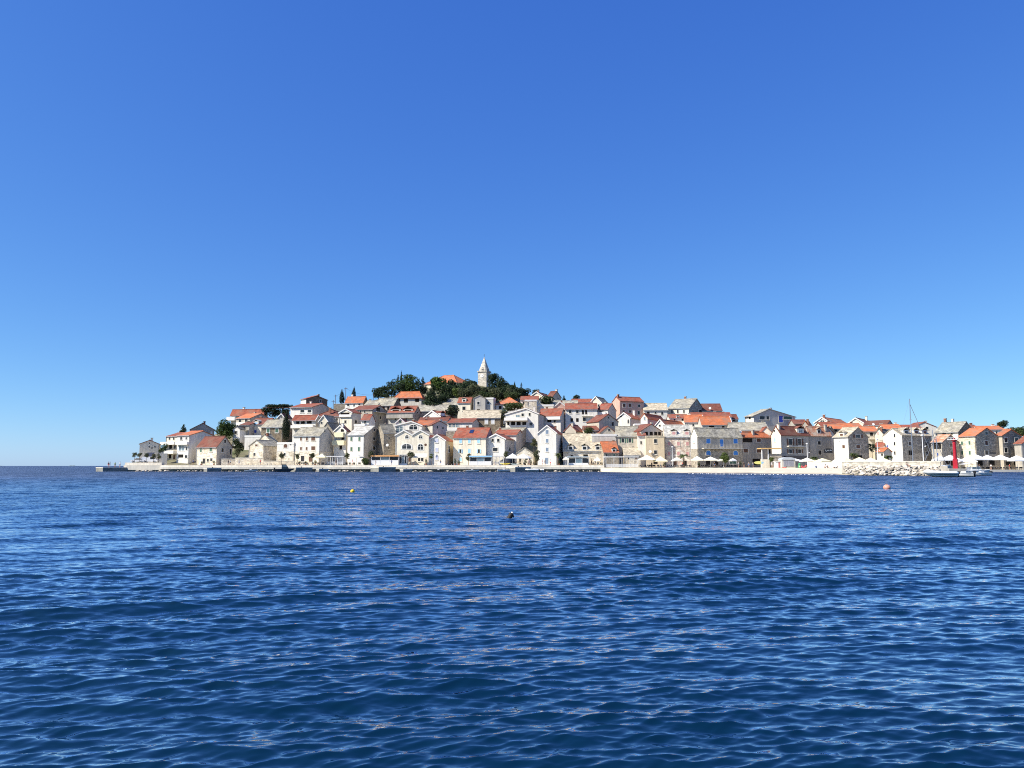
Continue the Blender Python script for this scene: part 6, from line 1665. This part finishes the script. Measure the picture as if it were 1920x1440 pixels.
car('white car parked leftmost behind the clipped little trees', 258, 257, 2.85, R(192), CARW)
car('white car parked second from the left behind the clipped trees', 267, 260, 2.85, R(196), CARW, hh=1.6)
car('white van parked at the garden wall of the left point', 282, 258.5, 2.85, R(8), CARW, 'parked_van', 4.8, 2.0)
# ================================================================ BOATS
def hull(L, B, H, flare=.8, n=12, sheer=.25):
    """open section rows from stern (x=0) to bow (x=L); deck edge at the ends of each row"""
    secs = []
    for k in range(n + 1):
        t = k / n; b = B / 2 * (min(1, .82 + t * .6) if t < .4 else math.sqrt(max(.0, 1 - ((t - .4) / .6) ** 2.4))) ; b = max(b, .02)
        zt = H * (1 + sheer * t * t); x = L * t
        keel = -.25 + (.25 + H * .7) * max(0, (t - .72) / .28) ** 1.8
        rake = .12 * L * (t ** 3)
        secs.append([(x + rake, -b, zt), (x + rake * .6, -b * flare, zt * .35 + keel * .2), (x, 0, keel), (x + rake * .6, b * flare, zt * .35 + keel * .2), (x + rake, b, zt)])
    return secs
def boat(label, px, D, rz, L, B, H, hm, name='motor_boat', cabin=None, tube=None, canopy=None, outboard=True, dm=None, label_cat='boat'):
    p = P(px, 884, D); root = empty(name, (p.x, D, .02), rz); tag(root, label, label_cat)
    secs = [[(x - L / 2, y, z) for x, y, z in s] for s in hull(L, B, H)]
    b = MB(); b.loft(secs, caps=True); b.obj('hull', hm, root, smooth=False)
    d = MB()
    for k in range(len(secs) - 1):
        a, e = secs[k], secs[k + 1]; d.poly([(a[0][0], a[0][1], a[0][2] - .12), (e[0][0], e[0][1], e[0][2] - .12), (e[4][0], e[4][1], e[4][2] - .12), (a[4][0], a[4][1], a[4][2] - .12)])
    d.obj('deck', dm or SHUT['w'], root)
    if tube:
        path = [Vector(q[0]) for q in secs] + [Vector(q[4]) for q in reversed(secs)]
        path = [q for k, q in enumerate(path) if k == 0 or (q - path[k - 1]).length > .05]
        rings = []
        for k, q in enumerate(path):
            d_ = (path[min(k + 1, len(path) - 1)] - path[max(0, k - 1)]).normalized(); sd = d_.cross(Vector((0, 0, 1))).normalized(); up = sd.cross(d_)
            r_ = tube * (.55 if k in (0, len(path) - 1) else 1)
            rings.append([tuple(q + sd * r_ * math.cos(R(a_)) + up * r_ * math.sin(R(a_))) for a_ in range(0, 361, 40)])
        MB().loft(rings).obj('inflatable_tube', mat('grey_white_rubber', (.72, .73, .70), .6, .04, 1), root, smooth=True)
    if cabin:
        x0, x1, hc = cabin; z = H * 1.02
        prof = [(x0, z - .1), (x1, z - .1), (x1 - hc * .75, z + hc), (x0 + .05, z + hc)]
        MB().prism(prof, 'y', -B * .33, B * .33).obj('cabin', hm if name == 'cabin_boat' else SHUT['w'], root)
        gl = MB()
        MB().prism([(x0 + .25, z + hc * .42), (x1 - hc * .42, z + hc * .42), (x1 - hc * .74, z + hc * .88), (x0 + .25, z + hc * .88)], 'y', -B * .335, B * .335).obj('cabin_window', PALEGLASS, root)
        g2 = MB(); g2.poly([(x1 - hc * .18 + .03, -B * .28, z + hc * .25), (x1 - hc * .18 + .03, B * .28, z + hc * .25), (x1 - hc * .70 + .03, B * .28, z + hc * .92), (x1 - hc * .70 + .03, -B * .28, z + hc * .92)]); g2.obj('windscreen', PALEGLASS, root)
    if canopy:
        x0, x1, zc, cm = canopy
        MB().prism([(x0, zc), (x0 + (x1 - x0) * .5, zc + .14), (x1, zc), (x1, zc + .05), (x0 + (x1 - x0) * .5, zc + .2), (x0, zc + .05)], 'y', -B * .42, B * .42).obj('bimini_canopy', cm, root)
        for x in (x0 + .1, x1 - .1):
            for y in (-B * .4, B * .4): MB().tube((x, y, H * .8), (x, y, zc), .025, n=5).obj('canopy_strut', GREYM, root)
    if outboard:
        ob = MB(); ob.box(-L / 2 - .45, -L / 2 - .05, -.2, .2, H * .75, H * 1.45); ob.box(-L / 2 - .35, -L / 2 - .12, -.09, .09, -.4, H * .748); ob.obj('outboard_motor', SHUT['k'], root)
    MB().box(-.3, .25, -B * .22, B * .22, H * .86, H * 1.35).obj('console', SHUT['w'], root) if not cabin else None
    for x in (-L * .25, L * .02): MB().box(x - .18, x + .18, -B * .36, B * .36, H * .62, H * .80).obj('thwart', SHUT['w'], root)
    return root
NAVY = mat('dark_hull_paint', (.025, .045, .06), .3, .06, 1); WHULL = mat('white_gelcoat', (.78, .79, .78), .25, .03, 1, spec=.5); PALEH = mat('pale_grey_hull', (.74, .73, .68), .35, .05, 1); TEAL = mat('grey_blue_hull', (.18, .27, .31), .3, .05, 1)
boat('dark cabin boat with large windows moored before the stone terrace', 532, 233, R(12), 4.9, 2.0, .85, NAVY, 'cabin_boat', (-.6, 1.6, 1.35))
boat('white inflatable dinghy moored left at the cafe mole', 999, 229, R(200), 3.4, 1.6, .55, WHULL, 'inflatable_dinghy', tube=.26)
boat('second white inflatable dinghy moored right at the cafe mole', 1011, 231, R(150), 3.2, 1.6, .55, WHULL, 'inflatable_dinghy', tube=.26)
boat('small white motor boat with people at the quay below the kayaks', 945, 233, R(10), 4.2, 1.7, .65, WHULL)
boat('long grey white inflatable boat with dark motor before the red beacon', 1767, 124.5, R(180 - 8), 4.2, 1.8, .62, PALEH, 'inflatable_boat', tube=.30)
boat('open white motor boat moored right of the inflatable below the beacon', 1806, 126, R(160), 2.7, 1.6, .66, PALEH, outboard=True)
boat('white cruiser with canopy moored behind the open boats right of the beacon', 1825, 150, R(4), 5.6, 2.2, .85, WHULL, 'motor_cruiser', (-.9, 1.4, .75), canopy=(-2.2, 0.2, 2.05, CANVASW))
boat('small pale motor boat farthest right of the moored group', 1840, 142, R(186), 3.2, 1.6, .55, WHULL)
boat('white day boat moored behind the jetty left of the beacon', 1752, 172, R(3), 6.0, 2.2, 1.6, WHULL, 'motor_cruiser', (-1.6, 1.4, .9))
def sailboat(label, px_top, top, px_foot, D, L, rz, cover, boom=True, rake=0):
    a = P(px_foot, 870, D); tp = P(px_top, top, D)
    root = empty('sailing_boat', (a.x, D, .05), rz); tag(root, label, 'sailing boat')
    secs = [[(x - L / 2, y, z) for x, y, z in s] for s in hull(L, L * .3, 1.15)]
    MB().loft(secs).obj('hull', WHULL, root)
    d = MB()
    for k in range(len(secs) - 1):
        e, f = secs[k], secs[k + 1]; d.poly([(e[0][0], e[0][1], e[0][2] - .02), (f[0][0], f[0][1], f[0][2] - .02), (f[4][0], f[4][1], f[4][2] - .02), (e[4][0], e[4][1], e[4][2] - .02)])
    d.obj('deck', SHUT['w'], root)
    MB().prism([(-L * .15, 1.1), (L * .22, 1.1), (L * .14, 1.7), (-L * .15, 1.75)], 'y', -L * .09, L * .09).obj('cabin', SHUT['w'], root)
    MB().prism([(-L * .10, 1.35), (L * .14, 1.35), (L * .12, 1.55), (-L * .10, 1.58)], 'y', -L * .092, L * .092).obj('cabin_window', GLASS, root)
    hm = tp.z
    MB().tube((0, 0, 1.1), (0, 0, hm), .10, .07, 8).obj('mast', mat('mast_metal', (.30, .32, .36), .35, .04, 1, metal=.5), root)
    sp = MB()
    for z in (.45, .72): sp.tube((0, -.75, hm * z), (0, .75, hm * z), .03, n=5)
    sp.obj('spreader', GREYM, root)
    st = MB(); st.tube((0, 0, hm * .93), (L * .56, 0, 1.35), .055, n=5); st.obj('furled_jib', mat('furled_sail', (.16, .17, .20), .8, .05, 1), root)
    st = MB(); st.tube((0, 0, hm), (-L * .48, 0, 1.2), .015, n=4)
    for y in (-1, 1): st.tube((0, 0, hm * .97), (-.2, y * L * .13, 1.15), .012, n=4)
    st.obj('stay', GREYM, root)
    if boom:
        MB().tube((-.1, 0, 2.3), (-L * .42, 0, 2.25), .06, n=8).obj('boom', GREYM, root)
        MB().tube((-.15, 0, 2.5), (-L * .40, 0, 2.42), .2, .13, 8).obj('sail_cover', cover, root)
sailboat('sailing boat with tall mast and furled jib moored behind the jetty', 1706.5, 748, 1712, 172, 9.0, R(-10), SHUT['u'])
sailboat('smaller sailing boat with pale mast behind the jetty near the beacon', 1751, 807, 1752, 180, 6.0, R(8), SHUT['k'])
sailboat('third sailing boat with short leaning rigging just left of the beacon', 1754, 812, 1758, 176, 6.0, R(172), SHUT['w'], False)
def kayak(label, px, py, D, L, m, rz=0):
    c = P(px, py, D); root = empty('kayak', c, rz); tag(root, label, 'kayak')
    secs = []
    for k in range(11):
        t = k / 10; r = .32 * math.sqrt(max(.003, 1 - (2 * t - 1) ** 2)); x = (t - .5) * L
        secs.append([(x, r * math.cos(R(a)), .16 * (1 if t in (0, 1) else 1) + r * .55 * math.sin(R(a)) + .25 * abs(2 * t - 1) ** 3) for a in range(0, 361, 45)])
    MB().loft(secs).obj('hull', m, root, smooth=True)
    MB().lathe([(.02, .30), (.24, .34), (.26, .36), (.2, .37)], 12).obj('cockpit_rim', SHUT['k'], root)
kayak('yellow kayak lying on the quay between the cafe pergola and the white sail', 947, 871, 243, 3.4, mat('yellow_kayak', (.80, .62, .06), .4, .04, 1), R(4))
kayak('pale grey kayak lying right of the yellow kayak', 966, 871.5, 243.5, 3.0, mat('grey_kayak', (.42, .50, .50), .4, .04, 1), R(-8))
# ================================================================ BUOYS
def buoy(label, px, py, r, cols, flat=.9):
    k = (ray(px, py)[1]); D = -EYE / k; c = P(px, py, D)
    root = empty('mooring_buoy', (c.x, c.y, 0)); tag(root, label, 'buoy')
    prof = [(r * math.sin(R(a)) + .001, r * .35 - r * flat * math.cos(R(a))) for a in range(0, 181, 15)]
    MB().lathe(prof, 20).obj('float', cols[0], root, smooth=True)
    MB().tube((0, 0, r * 1.2), (0, 0, r * 1.5), r * .12, n=8).obj('neck', cols[1], root)
    bm = MB(); 
    for k in range(10):
        a0, a1 = 2 * math.pi * k / 10, 2 * math.pi * (k + 1) / 10
        bm.tube((r * .16 * math.cos(a0), 0, r * 1.6 + r * .16 * math.sin(a0)), (r * .16 * math.cos(a1), 0, r * 1.6 + r * .16 * math.sin(a1)), r * .04, n=4)
    bm.obj('ring', GREYM, root)
    return root
buoy('round yellow mooring buoy floating left of centre', 661, 922.5, .145, (mat('yellow_buoy', (.88, .62, .03), .5, .08, 3, rnd=0), DARKM))
buoy('large orange and white mooring buoy floating on the right', 1663, 916.5, .27, (mat('faded_orange_buoy', (.66, .32, .23), .5, .15, 2.2, (.78, .55, .40), rnd=0), DARKM))
def spar():
    k = ray(954, 972.5)[1]; D = -EYE / k; c = P(954, 972.5, D); L = .30
    root = empty('canister_float', (c.x, c.y, 0.0)); root.rotation_euler = (R(-6), R(33), R(8)); tag(root, 'tilted black canister float with white cap in the middle of the water', 'float')
    MB().lathe([(.02, -.16), (.075, -.15), (.085, -.12), (.085, .17), (.07, .20), (.04, .215)], 16).obj('canister', SHUT['k'], root, smooth=False)
    MB().lathe([(.042, .217), (.045, .25), (.03, .258)], 12).obj('cap', SHUT['w'], root)
    MB().tube((.05, 0, .20), (.12, 0, .12), .018, n=6).obj('handle', SHUT['k'], root)
spar()
WB = mat('white_float', (.8, .8, .78), .5, .03, 3)
bmf = bmesh.new(); bmesh.ops.create_icosphere(bmf, subdivisions=2, radius=.10); mef = bpy.data.meshes.new('rope_float'); bmf.to_mesh(mef); bmf.free(); mef.materials.append(WB)
def floats():
    pts = []
    for k in range(52):
        px = 1292 + 270 * (k + .35 * math.sin(k * 2.3)) / 51; py = float(np.interp(px, [1292, 1350, 1450, 1562], [888.6, 889.4, 890.2, 891.2])) + .12 * math.sin(k * .7)
        D = -EYE / ray(px, py)[1]; c = P(px, py, D); pts.append((c.x, c.y, .045))
        o = link('rope_float', mef, None, (c.x, c.y, .045)); tag(o, 'small white float on the bathing line off the beach', 'float', 'floats of the bathing line')
    b = MB()
    for a, e in zip(pts, pts[1:]): b.tube((a[0], a[1], .02), (e[0], e[1], .02), .012, n=4)
    tag(b.obj('float_line', mat('rope', (.5, .48, .42), .9, .1, 2)), 'thin rope of the bathing line off the beach', 'rope')
floats()
# ================================================================ PEOPLE IN PLACE
person('person in dark top and red shorts at the left of the pier group', 203.2, 876, 247, 'stand', 'black', 'red', R(30), 1, zp)
person('person in black with back turned standing close behind on the pier', 206, 876, 247.6, 'stand', 'black', 'black', R(-60), 1, zp)
person('person in pale green top standing alone in the middle of the pier', 215.5, 876, 247, 'stand', 'green', 'black', R(20), .95, zp)
person('person in white shirt and blue shorts at the right of the pier group', 224.7, 876, 248, 'stand', 'white', 'blue', R(-20), 1.02, zp)
person('person in red top standing at the end of the beach wall by the boulders', 1596, 877, 166, 'stand', 'red', 'black', R(60), .82, 1.22)
person('person in pink sitting near the first breakwater boulders', 1587, 881, 166, 'sit', 'pink', 'red', R(40), 1.0, 1.0)
person('dark haired sunbather in white sitting on the beach', 1548, 878, 184, 'sit', 'white', 'grey', R(-40), 1.05, 1.19)
person('sunbather in grey sitting close right of the one in white', 1551.5, 878, 184, 'sit', 'grey', 'grey', R(20), .9, 1.19)
person('sunbather in black reclining on the beach towards the boulders', 1566, 877.5, 184, 'lie', 'black', 'black', R(-80), 1.0, 1.2)
person('person in red sitting by the red inflatable boat', 1511, 876, 212, 'sit', 'red', 'black', R(-30), 1.1, 1.22)
person('person in dark clothes sitting on the jetty boulders', 1701, 876, 149.5, 'sit', 'grey', 'grey', R(20), .9, 1.62)
person('person in grey walking before the glazed orange trimmed pavilion', 704.5, 872, 243.4, 'stand', 'grey', 'grey', R(80), .98, ZQ)
person('person in white standing on the quay by the garden gate', 431.5, 872, 246, 'stand', 'white', 'black', R(0), .95, ZQ)
person('person in black standing by the quay cottage garden gate', 428, 872, 246.6, 'stand', 'black', 'grey', R(50), 1, ZQ)
person('person in white strolling before the slim four storey house', 1017, 872, 244, 'stand', 'pink', 'white', R(70), 1, ZQ)
person('person in dark clothes before the door of the slim four storey house', 1022, 872, 246, 'stand', 'black', 'blue', R(-30), 1, ZQ)
person('person in pink at the quay before the low stone cafe gable', 992, 872, 243, 'stand', 'pink', 'grey', R(10), 1, ZQ)
person('person in white standing on the beach terrace by the cream pillar', 1447.5, 876, 231, 'stand', 'white', 'white', R(10), 1, 1.28)
person('person in white before the grey plaster house beside the beach', 1385, 876, 233, 'stand', 'white', 'grey', R(40), 1, 1.28)
person('person in black standing on the terrace under the orange loggia house', 1395, 876, 234, 'stand', 'black', 'black', R(0), 1, 1.28)
person('person in grey standing on the terrace right of the one in black', 1404, 876, 235, 'stand', 'grey', 'blue', R(-20), 1, 1.28)
person('person steering the small white motor boat below the kayaks', 947, 880, 233, 'stand', 'black', 'blue', R(90), .9, .5)

for i, (px, D, z, pose, t_, b_, lb) in enumerate([
 (362, 247, ZQ, 'stand', 'blue', 'black', 'person in blue walking before the tall white left house'), (448, 247, ZQ, 'stand', 'white', 'blue', 'person in white and blue before the shrub right of the quay cottage'),
 (488, 246, ZQ, 'stand', 'red', 'grey', 'person in red walking before the small sunlit gable'), (630, 246, ZQ, 'stand', 'black', 'black', 'person in black before the white railed pergola'),
 (661, 246, ZQ, 'stand', 'pink', 'white', 'person in pink under the cream parasol edge of the green shuttered house'), (734, 243.4, ZQ, 'stand', 'blue', 'grey', 'person in blue at the right end of the orange trimmed pavilion'),
 (776, 247, ZQ, 'stand', 'white', 'black', 'person in white before the twin gabled house'), (826, 246, ZQ, 'stand', 'black', 'blue', 'person in black before the lavender window house'),
 (928, 245, ZQ, 'stand', 'green', 'grey', 'person in green before the white cafe pergola'), (1032, 245, ZQ, 'stand', 'white', 'red', 'person in white with red shorts right of the slim house door'),
 (1109, 243, ZQ, 'stand', 'black', 'black', 'person in black right of the pale blue pavilion'), (1116, 243, ZQ, 'stand', 'blue', 'grey', 'person in blue before the small cream parasol'),
 (1222, 238, 1.28, 'stand', 'black', 'black', 'person in black under the big cream parasol'), (1280, 238, 1.28, 'stand', 'red', 'blue', 'person in red before the pink shutter house'),
 (1340, 237, 1.28, 'stand', 'black', 'blue', 'person in black below the left blue arch'), (1412, 237, 1.28, 'stand', 'white', 'blue', 'person in white beside the paddle board'),
 (1530, 190, 1.2, 'sit', 'blue', 'blue', 'sunbather in blue sitting left of the one in white'), (1470, 205, 1.15, 'lie', 'red', 'red', 'sunbather in red lying before the grey kiosk'),
 (1858, 232, .62, 'stand', 'white', 'black', 'person in white under the harbour parasol near the right gable'), (1893, 233, .62, 'stand', 'red', 'black', 'person in red between the last harbour parasols'),
 (1836, 232, .62, 'stand', 'black', 'grey', 'person in black under the harbour parasols right of the beacon')]):
    person(lb, px, 873, D, pose, t_, b_, R((i * 77) % 360), 1.0, z)
boat('small white rowing boat tied at the quay before the sunlit small gable', 470, 238, R(8), 3.6, 1.5, .5, WHULL, 'rowing_boat', outboard=False)
boat('small dark rowing boat tied at the quay before the lavender window house', 822, 234.5, R(172), 3.6, 1.5, .5, NAVY, 'rowing_boat', outboard=False)
boat('white rowing boat tied at the quay before the light blue shutter house', 885, 234, R(5), 3.8, 1.5, .5, WHULL, 'rowing_boat', outboard=True)
